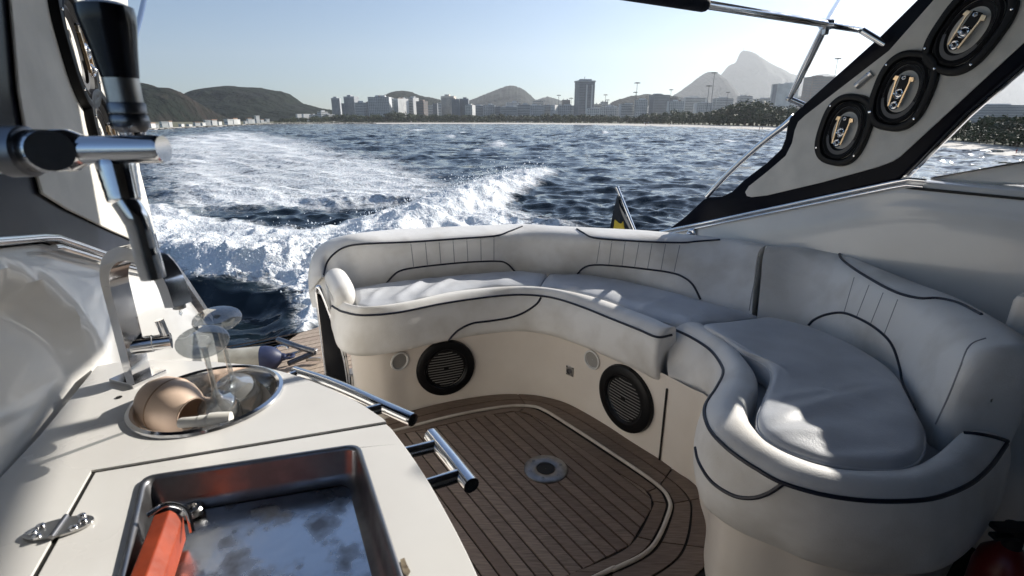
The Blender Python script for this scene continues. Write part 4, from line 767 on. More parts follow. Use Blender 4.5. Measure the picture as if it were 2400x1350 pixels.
for a, b in [((2002, 650), (1978, 733)), ((2037, 668), (2008, 742)), ((2070, 686), (2040, 760)), ((2104, 702), (2073, 782))]: pipe(bvC, [a, b], 10, .0022, bkB, stitch_m, 'channel_seam', -.0008)
pipe(bvC, [(2193, 994), (2222, 931), (2251, 859), (2266, 820), (2282, 803), (2310, 793)], 40, .0022, bkB, stitch_m, 'seam', 0)
# loose cushion
cu = [(1646, 760), (1692, 791), (1731, 818), (1770, 838), (1798, 857), (1808, 883), (1791, 931), (1776, 970), (1781, 1008), (1827, 1044), (1909, 1074), (1981, 1089), (2078, 1096), (2140, 1085), (2167, 1056), (2169, 1008), (2150, 968), (2121, 912), (2102, 880), (2063, 846), (1981, 798), (1900, 764), (1808, 741), (1760, 745), (1700, 752)]
BF = [(at(*a, .53), at(*b, .53), h, w) for a, b, h, w in (((1795, 985), (2130, 905), .010, .030), ((1800, 940), (2060, 900), .005, .02), ((1790, 1015), (2080, 1020), .006, .018), ((1850, 1062), (2100, 1050), -.006, .015), ((1680, 775), (1960, 805), .007, .025), ((1820, 860), (2050, 855), .005, .03), ((1900, 1010), (2140, 985), .006, .025))]
oc = cr([at(*p, .525) for p in cu], 150, True); cc = at(1950, 930, .525); cm = MB(); rings = []
for s, dz in [(.965, -.075), (.985, -.070), (1.0, -.055), (1.004, -.03), (.995, -.010), (.975, .0), (.94, .006), (.90, .008), (.86, .009), (.81, .010), (.76, .011), (.70, .012), (.64, .012), (.58, .012), (.52, .012), (.46, .012), (.40, .012), (.34, .012), (.28, .012), (.22, .012), (.16, .012), (.1, .012)]:
    rg = []
    for p in oc:
        q = cc.lerp(p, s); k = max(0, min(1, (1 - s) * 6)); w = .010 * (float(vnoise(np.array(q.x * 6 + 3), np.array(q.y * 9))) - .5) * k
        for (fa, fb_, fh, fw_) in BF:
            d_ = Vector((fb_.x - fa.x, fb_.y - fa.y)); qq = Vector((q.x - fa.x, q.y - fa.y)); f_ = max(0, min(1, qq.dot(d_) / d_.length_squared)); w += fh * k * math.exp(-((qq - d_ * f_).length / fw_) ** 2) * math.sin(math.pi * (.12 + .76 * f_))
        rg.append(q + UP * (dz + w))
    rings.append(rg)
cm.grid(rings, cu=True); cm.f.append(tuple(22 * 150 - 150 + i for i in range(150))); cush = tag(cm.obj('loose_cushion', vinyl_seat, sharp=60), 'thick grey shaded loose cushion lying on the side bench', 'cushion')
tp = [rings[4][i] + UP * .001 for i in range(150)]; MB().tube(tp, .003, 6, closed=True).obj('welt', vinyl_seat, cush)
# seat deck under the cushion and base below
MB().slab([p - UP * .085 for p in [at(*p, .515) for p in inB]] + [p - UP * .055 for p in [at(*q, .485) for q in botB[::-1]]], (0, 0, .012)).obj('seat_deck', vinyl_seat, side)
Bt = [at(*p, z_) for p, z_ in zip(boB, ZB)]; Pp = [at(*p, .49) for p in piB]; Ii = [at(*p, .515) for p in inB]; nn = [Vector(((p - i).x, (p - i).y, 0)).normalized() for p, i in zip(Pp, Ii)]
bs = [at(1543, 1074, 0), at(1590, 1108, 0), at(1630, 1136, 0)]; bs2 = [Vector((b.x, b.y, 0)) - n * .055 for b, n in zip(Bt, nn)][6:]
wb = cr(bs + [bs[-1].lerp(bs2[0], .5)] + bs2, 120); MB().grid([[p + UP * z for p in wb] for z in (-.01, .1, .2, .36)]).obj('base_panel', gel_warm, side)
sm = [at(1545, 1074, 0) - Vector((.002, .01, 0)), at(1545, 1074, 0) - Vector((.002, .01, 0)) + UP * .31]; MB().tube(sm, .004, 6).obj('panel_seam', caulk, side)

# ------------------------------------------------------------------ round grille speakers, ring holders and socket on the base panel
def wallpt(px, py):
    d = ray(px, py).normalized(); h = bvW.ray_cast(CAM, d); n = h[1] if h[1].dot(d) < 0 else -h[1]; return h[0], n
slat_m = M('grille_slat', (.30, .29, .27), .5)
for px, py, R_, lab in ((1044, 861, .137, 'round black grille speaker under the left half of the aft bench'), (1467, 933, .143, 'round black grille speaker under the right end of the aft bench')):
    p, n = wallpt(px, py); m = frame(p, n); sp = tag(empty('grille_speaker'), lab, 'speaker', 'round speakers under the aft bench'); sp.matrix_world = m
    MB().lathe([(R_ * .98, -.03), (R_, .004), (R_ * .98, .016), (R_ * .90, .023), (R_ * .72, .022), (R_ * .66, .012)], 48).obj('ring', rubber, sp)
    MB().lathe([(.002, .004), (R_ * .4, .005), (R_ * .68, .003)], 36).obj('backing', black_soft, sp)
    for k in range(-6, 7):
        y = k * R_ * .092; hw = math.sqrt(max(0, (R_ * .60) ** 2 - y * y)); MB().tube([(-hw, y, .011), (0, y, .014), (hw, y, .011)], .0016, 6).obj('slat', slat_m, sp)
    MB().box((0, .004, .0165), .022, .016, .003).obj('badge', rubber, sp)
for px, py, lab in ((936, 846, 'white ring recess under the bench, left of the left speaker'), (1389, 843, 'white ring recess under the bench between the two speakers')):
    p, n = wallpt(px, py); rg = tag(empty('ring_recess'), lab, 'holder', 'ring recesses under the aft bench'); rg.matrix_world = frame(p, n)
    MB().lathe([(.036, -.004), (.044, .003), (.043, .008), (.037, .009), (.034, .004), (.033, -.03), (.033, -.003)], 32).obj('ring', gel, rg); MB().lathe([(.001, .0015), (.034, .0015)], 24).obj('cup', M('recess_grey', (.30, .29, .27), .7) if 'recess_grey' not in bpy.data.materials else bpy.data.materials['recess_grey'], rg)
p, n = wallpt(1336, 869); so = tag(empty('power_socket'), 'small square metal socket plate on the bench base between the speakers', 'socket'); so.matrix_world = frame(p, n)
MB().box((0, 0, .002), .042, .046, .005).obj('plate', steel, so, bevel=.002); MB().lathe([(.012, .004), (.013, .010), (.010, .010), (.009, .005), (.001, .005)], 20).obj('cap', dark_steel, so)
for i in (-1, 1):
    for j in (-1, 1): MB().lathe([(.0025, .0045), (.002, .006), (.0005, .0065)], 8, Matrix.Translation((.016 * i, .018 * j, 0))).obj('screw', black_soft, so)

# ------------------------------------------------------------------ arch legs with oval speakers
def leg(name, P, outer, panel, nrm, label, th=.07):
    root = tag(empty(name), label, 'arch'); o = [P(*p) for p in outer]
    MB().slab([p - nrm * th for p in o], nrm * th).obj('frame', navy, root, bevel=.012, sharp=50)
    q = [P(*p) + nrm * .001 for p in panel]; MB().slab(q, nrm * .007).obj('panel', carpet, root, bevel=.004, sharp=50)
    return root
pan_o = [(1748, 450), (1752, 459), (1763, 462), (1799, 458), (1930, 427), (2061, 391), (2095, 378), (2112, 367), (2400, 102), (2560, -40), (2600, -150), (2330, -150), (2190, 0), (2084, 120), (1888, 271), (1872, 286), (1864, 306), (1858, 335), (1843, 365), (1800, 402), (1757, 436)]
arch = leg('arch_leg', RP, [(1553, 546), (1600, 511), (1648, 466), (1662, 462), (1690, 460), (1712, 450), (1741, 422), (1799, 378), (1828, 350), (1838, 325), (1843, 293), (1849, 276), (1860, 264), (2061, 84), (2146, 0), (2300, -170), (2700, -170), (2560, 8), (2400, 147), (2261, 267), (2120, 410), (2100, 424), (1900, 468), (1700, 515)], pan_o, RN, 'glossy dark blue arch leg with pale panel on the right side')
gl = arch['label']
p, = [RP(2028, 188)]; md = frame(p + RN * .008, RN); mm = bpy.data.objects.new('courtesy_light', None)
lt = MB(); x_, y_, _z = basis(RN); dv = (RP(2050, 170) - RP(2006, 206)).normalized()
lt.tube([RP(2010, 203) + RN * .010, RP(2047, 172) + RN * .010], .014, 12).obj('light_bezel', steel, arch); MB().tube([RP(2018, 196) + RN * .02, RP(2040, 178) + RN * .02], .007, 10).obj('light_lens', gel, arch)
MB().tube([RP(2118, 413) - RN * .04, RP(2262, 269) - RN * .04, RP(2402, 147) - RN * .04, RP(2560, 10) - RN * .04], .008, 8).obj('edge_trim', chrome, arch)
MB().tube(cr([RP(1650, 461) + RN * -.02, RP(1672, 437) - RN * .02, RP(1720, 388) - RN * .02, RP(1780, 335) - RN * .02, RP(1830, 296) - RN * .02, RP(1856, 272) - RN * .02], 24), .013, 12).obj('grab_tube', chrome, arch)
def oval(a, b, n=56, e=2.5):
    out = []
    for k in range(n): t = 2 * math.pi * k / n; c, s_ = math.cos(t), math.sin(t); out.append((a * math.copysign(abs(c) ** (2 / e), c), b * math.copysign(abs(s_) ** (2 / e), s_)))
    return out
def loft_oval(specs, n=56, e=2.5): return MB().grid([[Vector((x, y, z)) for x, y in oval(a, b, n, e)] for a, b, z in specs], cu=True)
def oval_speaker(m, label, group, a=.098, b=.136):
    sp = tag(empty('oval_speaker'), label, 'speaker', group); sp.matrix_world = m
    loft_oval([(a, b, -.01), (a, b, .010), (a * .97, b * .98, .018), (a * .90, b * .93, .021), (a * .78, b * .84, .018), (a * .72, b * .79, .008)], e=2.7).obj('ring', rubber, sp)
    loft_oval([(a * .74, b * .80, .010), (a * .66, b * .74, .016), (a * .58, b * .66, .008)], e=2.3).obj('surround', black_soft, sp)
    loft_oval([(a * .58, b * .66, .008), (a * .54, b * .62, .009), (a * .50, b * .58, .004), (a * .3, b * .3, -.014), (a * .02, b * .02, -.018)], e=2.1).obj('cone', cone_m, sp)
    MB().grid([[Vector((x, y, z)) for x, y in oval(a * s, b * s2, 40, 2.1) if y < -b * .18] for s, s2, z in ((.60, .68, .010), (.50, .57, .012))]).obj('cone_ring', grey_ring, sp)
    MB().box((0, .004, .022), .030, .100, .006).obj('bridge', black_soft, sp, bevel=.002)
    for s in (-1, 1):
        MB().slab([(s * .030, .050, .024), (s * .016, .050, .024), (s * .019, .030, .024), (s * .013, -.05, .024), (s * .019, -.053, .024), (s * .025, .034, .024), (s * .034, .036, .024)], (0, 0, .006)).obj('bracket', gold, sp, bevel=.0008)
    for y, r in ((-.047, .016), (-.006, .019), (.045, .008)):
        MB().lathe([(r, .024), (r * .98, .028), (r * .8, .031), (r * .62, .029), (r * .45, .034), (.001, .038)], 20, Matrix.Translation((0, y, 0))).obj('tweeter', chrome, sp)
    for x, y in ((-.78, .60), (.78, .60), (-.78, -.60), (.78, -.60)): MB().lathe([(.004, .019), (.0035, .022), (.0005, .0225)], 8, Matrix.Translation((a * x, b * y, 0))).obj('screw', chrome, sp)
    return sp
for px, py, rl, lab in ((1982, 306, -.16, 'oval black speaker with gold bracket, lowest of three on the right arch leg'), (2118, 215, -.16, 'oval black speaker with gold bracket, middle of three on the right arch leg'), (2272, 72, -.42, 'oval black speaker with gold bracket, top of three on the right arch leg')):
    oval_speaker(frame(RP(px, py) + RN * .008, RN, roll=rl), lab, 'oval speakers on the arch legs')
left = leg('arch_leg', LP, [(-700, -420), (-700, 540), (-200, 600), (0, 577), (112, 566), (275, 618), (372, 650), (392, 640), (366, 545), (330, 420), (316, 300), (306, 180), (298, 0), (290, -250)], [(8, -240), (14, 0), (33, 213), (49, 302), (65, 370), (89, 455), (150, 492), (250, 540), (320, 570), (345, 572), (358, 545), (340, 470), (322, 400), (310, 300), (300, 180), (286, -240)], LN, 'dark framed cream arch leg on the left behind the beer tap')
for px, py, rl, lab in ((158, 112, .16, 'oval black speaker seen edge on at upper left behind the tap handle'), (231, 338, .16, 'oval black speaker low on the left arch leg, below the tap')): oval_speaker(frame(LP(px, py) + LN * .008, LN, roll=rl), lab, 'oval speakers on the arch legs')
# trailing tube of the left canopy frame
MB().tube([LP(345, -30), LP(330, 40), LP(316, 90), LP(300, 130)], .012, 10).obj('canopy_tube', chrome, left)

# ------------------------------------------------------------------ canopy frame at upper right
bim = tag(empty('bimini_hoop'), 'polished steel canopy frame tubes with hinge joints at upper right', 'canopy frame')
g0 = RP(2072, 104) + RN * -.01; main = [g0, RP(2022, 70) + RN * .015]; e1 = CAM + ray(1500, -14) * 1.39; e0 = main[1]
MB().tube([main[0], main[1]], .012, 12).obj('end_fitting', chrome, bim)
MB().tube([e0, e0.lerp(e1, .2), e1.lerp(e1, 0), e1 + (e1 - e0) * 1.6], .0125, 12).obj('cross_tube', chrome, bim)
jn = e0.lerp(e1, .2)
st1 = RP(1884, 246); st0 = RP(1860, 232) + RN * .03; topj = at(1915, 44, jn.z + .02) if False else jn + UP * .004
MB().tube([st1, st0], .012, 10).obj('mount', chrome, bim)
MB().tube([st0, st0.lerp(topj, .12), st0.lerp(topj, .5), st0.lerp(topj, .88), topj], [.010, .0135, .0145, .0135, .010], 12).obj('strut', chrome, bim)
up_e = topj + (at(1972, -4, 1.75) - topj) * 1.0
MB().tube([topj, topj.lerp(up_e, .3), up_e, up_e + (up_e - topj) * 1.5], [.010, .0135, .0135, .0135], 12).obj('upper_strut', chrome, bim)
MB().tube([jn + Vector((-.018, 0, .0)), jn + Vector((.018, .004, 0))], .017, 12).obj('clamp', chrome, bim); MB().box(jn - UP * .02, .016, .022, .03).obj('jaw', steel, bim, bevel=.003)
for q in (main[1], st0): MB().lathe([(.006, -.018), (.009, -.016), (.009, .016), (.006, .018)], 10, frame(q, RN), True).obj('bolt', steel, bim)
can = tag(empty('canopy_sleeve'), 'rolled black canvas sleeve over the canopy tube at the top edge', 'canvas')
c0 = e0.lerp(e1, (1200 + 430 - 1200) / 1.0 * 0 + .73); dv = (e1 - e0)
MB().tube(cr([e0 + dv * .76, e0 + dv * .80, e0 + dv * 1.0, e0 + dv * 1.3, e0 + dv * 2.0], 20), [.014, .019, .020] + [.021] * 17, 14).obj('sleeve', M('canvas', (.012, .016, .03), .8, bump=.5, bs=40, bd=.01), can)
# window sill wedge and bright deck bit at far right
wd = tag(empty('side_windscreen'), 'tapering pale windscreen frame on the right coaming at the picture edge', 'windscreen')
MB().slab([p - RN * .10 for p in [RP(*q) for q in [(2152, 428), (2162, 419), (2400, 379), (2500, 365), (2560, 335), (2700, 200), (2800, 200), (2800, 440), (2400, 437), (2170, 434)]]], RN * .03).obj('frame', gel, wd, bevel=.006)  # forward end beyond the frame rises only to block sun on the cushion
MB().slab([p - RN * .075 for p in [RP(*q) for q in [(2165, 418), (2400, 376), (2500, 362), (2500, 366), (2400, 380), (2165, 421)]]], RN * .02).obj('seal', black_gloss, wd)
MB().slab([p - RN * .06 for p in [RP(*q) for q in [(2130, 441), (2160, 438), (2420, 463), (2420, 469), (2160, 444)]]], RN * .09).obj('gasket', black_soft, wd)
# pop up cleat on the coaming
p = RP(1632, 545) + RN * .035; cl = tag(empty('cleat'), 'small polished steel cleat on the coaming just below the arch tip', 'cleat'); 
MB().lathe([(.026, 0), (.026, .006), (.018, .012), (.014, .012), (.012, .004), (.001, .004)], 20, frame(p, RN)).obj('base', chrome, cl); MB().tube(cr([p + RN * .008 - RDIR * .024, p + RN * .02 - RDIR * .012, p + RN * .024, p + RN * .02 + RDIR * .012, p + RN * .008 + RDIR * .024], 14), .006, 8).obj('horn', chrome, cl)
# flag staff
fs = tag(empty('flag_staff'), 'leaning steel flag staff with limp dark flag behind the backrest', 'flag'); f0 = aty(1492, 552, 3.02); f1 = aty(1447, 441, 3.10); f00 = f0 + (f0 - f1) * .8
MB().tube([f00, f0, f1], .011, 12).obj('pole', chrome, fs); MB().tube([f1, f1 + (f1 - f0) * .03], .013, 10).obj('cap', chrome, fs)
for t in (.12, .78): q = f0.lerp(f1, t); MB().tube([q - Vector((.02, 0, 0)), q - Vector((.004, 0, 0))], .006, 8).obj('clip', dark_steel, fs)
flag_m = M('flag_cloth', (.018, .022, .03), .9, bump=.3, bs=200); yel = M('flag_yellow', (.50, .38, .05), .85)
rows = []
for i in range(14):
    t = i / 13; top = f0.lerp(f1, .80 - t * .95); row = []
    for j in range(12): s = j / 11; w = .155 * min(1, .06 + t * 1.15); row.append(top - Vector((.012 + w * s, -.03 * math.sin(s * 7 + t * 3), .05 * s * t - .012 * math.sin(s * 9))))
    rows.append(row)
MB().grid(rows).obj('flag', flag_m, fs); MB().grid([[p - Vector((0, .012, 0)) for p in r[4:10]] for k, r in enumerate(rows[6:12])]).obj('emblem', yel, fs)

# ------------------------------------------------------------------ transom gate, fender, folded ladder
gate = tag(empty('transom_gate'), 'black glossy gate panel in a steel frame at the left end of the aft bench', 'gate')
g1 = at(741, 677, .50); g1 = g1 - Vector((g1.x, g1.y, 0)) * .05; g2 = g1 + Vector((.125, -.075, 0)); n_ = Vector((-.075, -.125, 0)).normalized()
def gp(s, z): return Vector((g1.x, g1.y, 0)).lerp(Vector((g2.x, g2.y, 0)), s) + UP * (z * 1.10)
MB().slab([gp(.06, -.1) - n_ * .008, gp(1.0, -.1) - n_ * .008, gp(1.0, .22) - n_ * .008, gp(.5, .42) - n_ * .008, gp(.06, .47) - n_ * .008], n_ * .016).obj('panel', M('gate_black', (.006, .006, .008), .25, spec=.06), gate, bevel=.003)
MB().tube(cr([gp(0, -.12), gp(0, .2), gp(0, .44), gp(.03, .485), gp(.12, .50), gp(.24, .485), gp(.45, .42), gp(.80, .29), gp(.98, .18), gp(1.02, .0), gp(1.02, -.12)], 50), .0095, 12).obj('frame', chrome, gate)
for z in (.05, -.02): MB().box(gp(.5, z), .10, .02, .016, (g2 - g1).normalized(), n_).obj('hinge', dark_steel, gate)
MB().tube([gp(1.12, -.12), gp(1.12, .10), gp(1.14, .14)], .011, 12).obj('post', chrome, gate)
fen = tag(empty('fender'), 'grey boat fender with blue end lying on the swim platform', 'fender'); a0, a1 = at(432, 862, -.06), at(668, 836, -.05); dv = (a1 - a0); Ln = dv.length; m = frame(a0, dv.normalized())
R_ = .078
MB().lathe([(R_ * .98, 0.0), (R_, Ln * .2), (R_, Ln * .5), (R_ * .985, Ln * .72), (R_ * .97, Ln * .765)], 32, m).obj('body', M('fender_grey', (.40, .39, .35), .6, c2=(.28, .27, .23), ns=12, bump=.2, bs=60), fen)
blu = M('fender_blue', (.018, .026, .07), .5, c2=(.028, .038, .09), ns=10)
MB().lathe([(R_ * .975, Ln * .765), (R_ * .96, Ln * .82), (R_ * .80, Ln * .90), (R_ * .48, Ln * .95), (R_ * .30, Ln * .97), (R_ * .26, Ln * 1.0), (.001, Ln * 1.0)], 32, m).obj('end_cap', blu, fen)
tc = a1 + dv.normalized() * .02; x_, y_, z_ = basis(dv.normalized()); MB().tube([tc + z_ * (.028 * math.cos(t)) + x_ * (.024 * math.sin(t)) for t in np.linspace(0, 6.283, 19)[:-1]], .009, 8, closed=True).obj('eye', blu, fen)
lad = tag(empty('boarding_ladder'), 'folded steel boarding ladder lying on the platform beside the fender', 'ladder')
lz = -.08
MB().tube(cr([at(652, 796, lz + .05), at(672, 803, lz + .05), at(705, 815, lz + .04), at(738, 824, lz + .02)], 14), .018, 10).obj('rail', dark_steel, lad); MB().tube([at(676, 852, lz), at(738, 826, lz + .01)], .016, 10).obj('rail', black_gloss, lad)
MB().tube([at(664, 838, lz), at(722, 817, lz + .02)], .010, 10).obj('rung', chrome, lad); MB().tube(cr([at(640, 818, lz + .02), at(655, 811, lz + .03), at(672, 812, lz + .03), at(676, 818, lz + .02)], 12), .008, 8).obj('hook', chrome, lad); MB().box(at(736, 824, lz + .01), .04, .03, .03).obj('hinge', steel, lad, bevel=.005)
MB().box(at(735, 842, lz - .03), .09, .012, .02).obj('bracket', steel, lad)
# fire extinguisher in the dark corner at right
fx_ = tag(empty('fire_extinguisher'), 'dark red fire extinguisher in the shade at the lower right corner', 'extinguisher'); q = Vector((1.16, .945, -.06)); red = M('extinguisher_red', (.12, .008, .008), .35)
MB().lathe([(.001, .04), (.05, .04), (.056, .06), (.056, .30), (.05, .335), (.03, .36), (.018, .37)], 28, Matrix.Translation(q)).obj('cylinder', red, fx_); MB().lathe([(.018, .365), (.018, .40), (.024, .405), (.024, .425), (.001, .43)], 16, Matrix.Translation(q)).obj('valve', black_soft, fx_)
MB().box(q + Vector((-.02, -.01, .435)), .10, .024, .014).obj('lever', black_soft, fx_, bevel=.003); MB().box(q + Vector((-.02, -.01, .408)), .09, .022, .010).obj('handle', black_soft, fx_, bevel=.003); MB().tube(cr([q + Vector((.02, 0, .41)), q + Vector((.07, -.01, .38)), q + Vector((.075, -.02, .28)), q + Vector((.062, -.02, .15))], 16), .008, 8).obj('hose', black_soft, fx_)
lb = MB().grid([[q + Vector((.0568 * math.cos(t), .0568 * math.sin(t), z)) for t in np.linspace(-2.6, -1.5, 10)] for z in (.13, .24)]).obj('paper_label', gel_warm, fx_); MB().box(q + UP * .03, .13, .13, .05).obj('bracket', black_soft, fx_, bevel=.01)

# ------------------------------------------------------------------ wet bar
bar = tag(empty('wet_bar'), 'white moulded wet bar with sink and grill lid in the left foreground', 'wet bar')
CZ = .78
edge = [(272, 850), (340, 845), (450, 846), (560, 853), (650, 868), (740, 897), (830, 938), (895, 979)]
edge2 = [(918, 1004), (960, 1060), (1000, 1120), (1040, 1190), (1080, 1265), (1120, 1350)]
E1 = cr([at(*p, CZ) for p in edge], 40); E2 = cr([at(*p, CZ) for p in edge2] + [Vector((.005, .33, CZ)), Vector((.04, .2, CZ)), Vector((.06, .05, CZ))], 40)
sc = Vector((-.540, .807, CZ)); SR = .1195
hole = [sc + Vector((SR * .93 * math.cos(t), SR * .93 * math.sin(t), -.0)) for t in np.linspace(0, 2 * math.pi, 65)[:-1]]
gA, gB = at(218, 1104, CZ), at(905, 990, CZ); gC = at(78, 1352, CZ); gap = .0032
gdir = (gB - gA).normalized(); gn = Vector((-gdir.y, gdir.x, 0)); ldir = (gC - gA).normalized(); ln = Vector((-ldir.y, ldir.x, 0))
wallf = [Vector((-.43, -.15, CZ)), Vector((-.55, .28, CZ)), at(-30, 1215, CZ), at(0, 1180, CZ), at(150, 1010, CZ), at(270, 851, CZ)]; wallf = [p - LN * .03 for p in wallf]
near_l = gC + ldir * .42
polyA = wallf + E1 + [gB + gn * gap, gA + gn * gap - ln * gap + ldir * 0, gC - ln * gap, near_l - ln * gap]
TH = .035
MB().slab([p - UP * TH for p in polyA], (0, 0, TH), [[p - UP * TH for p in hole]]).obj('countertop', white_top, bar, bevel=.005, sharp=35)
cor = [at(338, 1122, CZ), at(838, 1046, CZ), at(936, 1352, CZ)]; lft = (at(300, 1352, CZ) - cor[0]).normalized(); rgt = (cor[2] - cor[1]).normalized(); dpt = .36
rect = [cor[0], cor[1], cor[1] + rgt * dpt, cor[0] + (lft * .6 + rgt * .4).normalized() * dpt]
def rrect(q, r, off, z, n=6):
    c = sum(q, Vector()) / 4; out = []
    for i in range(4):
        p = q[i]; a = (q[i - 1] - p).normalized(); b = (q[(i + 1) % 4] - p).normalized(); p2 = p + (a + b) * off
        s, e = p2 + a * r, p2 + b * r
        for k in range(n): t = k / (n - 1); out.append((s * (1 - t) ** 2 + p2 * (2 * t * (1 - t)) + e * t * t) + UP * (z - p2.z))
    return out
lid_poly = [gA - gn * gap + ln * gap] + [gB - gn * gap] + E2 + [Vector((-.36, .02, CZ)), near_l + ln * gap]
MB().slab([p - UP * TH for p in lid_poly], (0, 0, TH - .001), [[p for p in rrect(rect, .018, .001, CZ - TH)]]).obj('grill_lid', white_top, bar, bevel=.005, sharp=35)
MB().slab([p - UP * .06 for p in [gA + gn * .012 - ln * .012, gB + gn * .012, gB - gn * .012, gA - gn * .012 + ln * .012, near_l + ln * .012, near_l - ln * .012]], (0, 0, .0565)).obj('groove_shade_fill', caulk, bar)  # black fill stands in for the shade of the open lid groove
tray = MB().grid([rrect(rect, .020, -.004, CZ + .0012), rrect(rect, .020, -.003, CZ + .003), rrect(rect, .019, .002, CZ + .003), rrect(rect, .018, .004, CZ - .002), rrect(rect, .018, .008, CZ - .036), rrect(rect, .016, .013, CZ - .045), rrect(rect, .014, .022, CZ - .048)], cu=True)
to = tray.obj('grill_tray', dark_steel, bar, sharp=70)
tf = MB().slab(rrect(rect, .014, .020, CZ - .049), (0, 0, -.004)).obj('tray_floor', M('tray_steel', (.72, .74, .77), .20, 1.0, c2=(.34, .34, .35), ns=22, nd=10, lo=.50, hi=.68, rvar=.22, bump=.15, bs=9, bd=.012), to)
# second, dull plate with screws inside the tray
pq = at(452, 1200, CZ - .045); MB().lathe([(.015, 0), (.015, .006), (.012, .009), (.007, .009), (.006, .004), (.001, .004)], 20, Matrix.Translation(pq)).obj('burner_knob', steel, to)
# cabinet body below
sk = [p + Vector((0, 0, -TH + .002)) for p in E1[14:]] + [p + Vector((0, 0, -TH + .002)) for p in E2[1:]]
cen = Vector((-.45, .5, 0)); rows = []
for z, d in ((CZ - .02, .02), (CZ - .09, .05), (.55, .07), (.3, .10), (.05, .12), (0.0, .12)):
    row = []
    for p in sk: v = cen - p; v.z = 0; row.append(Vector((p.x, p.y, z)) + v.normalized() * d)
    rows.append(row)
back = [Vector((-.60, .93, 0)), Vector((-.72, .95, 0)), Vector((-.80, .93, 0))]
rows = [[Vector((b.x, b.y, r[0].z)) for b in back[::-1]] + r for r in rows]
MB().grid(rows).obj('cabinet', gel_warm, bar)
# sink
sk_ = MB().lathe([(SR * 1.03, .0005), (SR * 1.02, .005), (SR * .97, .007), (SR * .93, .004), (SR * .90, -.012), (SR * .88, -.05), (SR * .85, -.085), (SR * .74, -.10), (SR * .4, -.105), (.02, -.107), (.001, -.107)], 72, Matrix.Translation(sc)).obj('sink', chrome, bar)
MB().lathe([(.022, -.104), (.020, -.101), (.004, -.103), (.001, -.103)], 20, Matrix.Translation(sc)).obj('drain', dark_steel, sk_)
# oval hinge
hq = at(140, 1240, CZ); hx = (at(222, 1222, CZ) - at(56, 1258, CZ)).normalized(); hy = Vector((-hx.y, hx.x, 0)); hl = (at(222, 1222, CZ) - at(56, 1258, CZ)).length / 2; pv_ = (at(172, 1198, CZ) - at(116, 1278, CZ)).normalized()
hg = MB().slab([hq + hx * (hl * math.cos(t)) + hy * (hl * .47 * math.sin(t)) + UP * .0006 for t in np.linspace(0, 2 * math.pi, 41)[:-1]], (0, 0, .003)).obj('hinge', steel, bar, bevel=.001)
MB().tube([hq - pv_ * hl * .52 + UP * .004, hq + pv_ * hl * .52 + UP * .004], .0032, 10).obj('hinge_pin', dark_steel, hg)
for s, t in ((-.6, .25), (-.5, -.35), (-.72, -.05), (.55, .35), (.68, 0), (.5, -.3)): MB().lathe([(.0048, .0034), (.0045, .006), (.002, .007), (.0005, .0068)], 10, Matrix.Translation(hq + hx * hl * s + hy * hl * .9 * t)).obj('screw', chrome, hg)
# handrails off the edge
def hrail(pts, posts, r=.0118, name='handrail'):
    h = MB().tube(pts, r, 16).obj(name, chrome, bar)
    for a, b in posts: MB().tube([a, b], r * .82, 12).obj('standoff', chrome, h)
    return h
RZ = CZ - .012
q = [at(690, 872, RZ), at(760, 894, RZ), at(830, 922, RZ), at(900, 954, RZ), at(968, 984, RZ)]; hrail(cr(q, 24), [(at(902, 955, RZ), at(862, 972, RZ) - Vector((.02, .0, 0))), (at(700, 876, RZ), at(680, 884, RZ))])
q = [at(1010, 1020, RZ), at(1058, 1078, RZ), at(1105, 1138, RZ)]; hrail(q, [(at(1028, 1043, RZ), at(950, 1062, RZ)), (at(1083, 1112, RZ), at(985, 1142, RZ))])
# chipped gelcoat mark by the lid edge
MB().slab([at(x, y, CZ + .0012) for x, y in [(938, 1312), (948, 1308), (953, 1322), (962, 1340), (955, 1352), (946, 1345), (941, 1330)]], (0, 0, .0006)).obj('chip_mark', M('chip', (.35, .29, .20), .8, c2=(.12, .09, .06), ns=90), bar)
MB().lathe([(.005, .0005), (.005, .0015), (.0005, .0015)], 10, Matrix.Translation(at(279, 932, CZ))).obj('screw_hole', black_soft, bar)

# ------------------------------------------------------------------ faucet
fc = tag(empty('sink_faucet'), 'square section chrome gooseneck faucet standing behind the round sink', 'faucet')
fb = at(326, 886, CZ); fd = Vector((.93, -.35, 0)).normalized(); fside = Vector((-fd.y, fd.x, 0))
ftop = .255; w_ = .150
path = [fb + UP * .004, fb + UP * .10, fb + UP * .19]; R0_ = w_ / 2
for t in np.linspace(0, math.pi * .93, 18): path.append(fb + UP * (.19 + R0_ * .88 * math.sin(t)) + fd * (R0_ * (1 - math.cos(t))))
path.append(path[-1] - UP * .035 + fd * .006)
def ribbon(path, w, th, sdir):
    rows = []; m_ = len(path)
    for i in range(m_):
        t = (path[min(i + 1, m_ - 1)] - path[max(i - 1, 0)]).normalized(); nr = sdir.cross(t).normalized()
        rows.append([path[i] + sdir * (w * a) + nr * (th * b) for a, b in ((-.5, -.5), (.5, -.5), (.5, .5), (-.5, .5))])
    m2 = MB().grid(rows, cu=True, flip=True); e = (m_ - 1) * 4; m2.f += [(0, 1, 2, 3), (e + 3, e + 2, e + 1, e)]; return m2
ribbon(path, .034, .024, fside).obj('neck', chrome, fc, bevel=.002, sharp=35)
MB().box(fb + UP * .004, .066, .066, .009, fd, fside).obj('base_plate', chrome, fc, bevel=.0015); q = path[-1]; MB().tube([q, q - UP * .006], .010, 12).obj('aerator', steel, fc); MB().lathe([(.0005, -.006), (.0028, -.002), (.002, .003), (.0005, .007)], 8, Matrix.Translation(q - UP * .014)).obj('water_drop', M('water_drop', (.9, .95, 1), .02, trans=1.0, ior=1.33), fc)
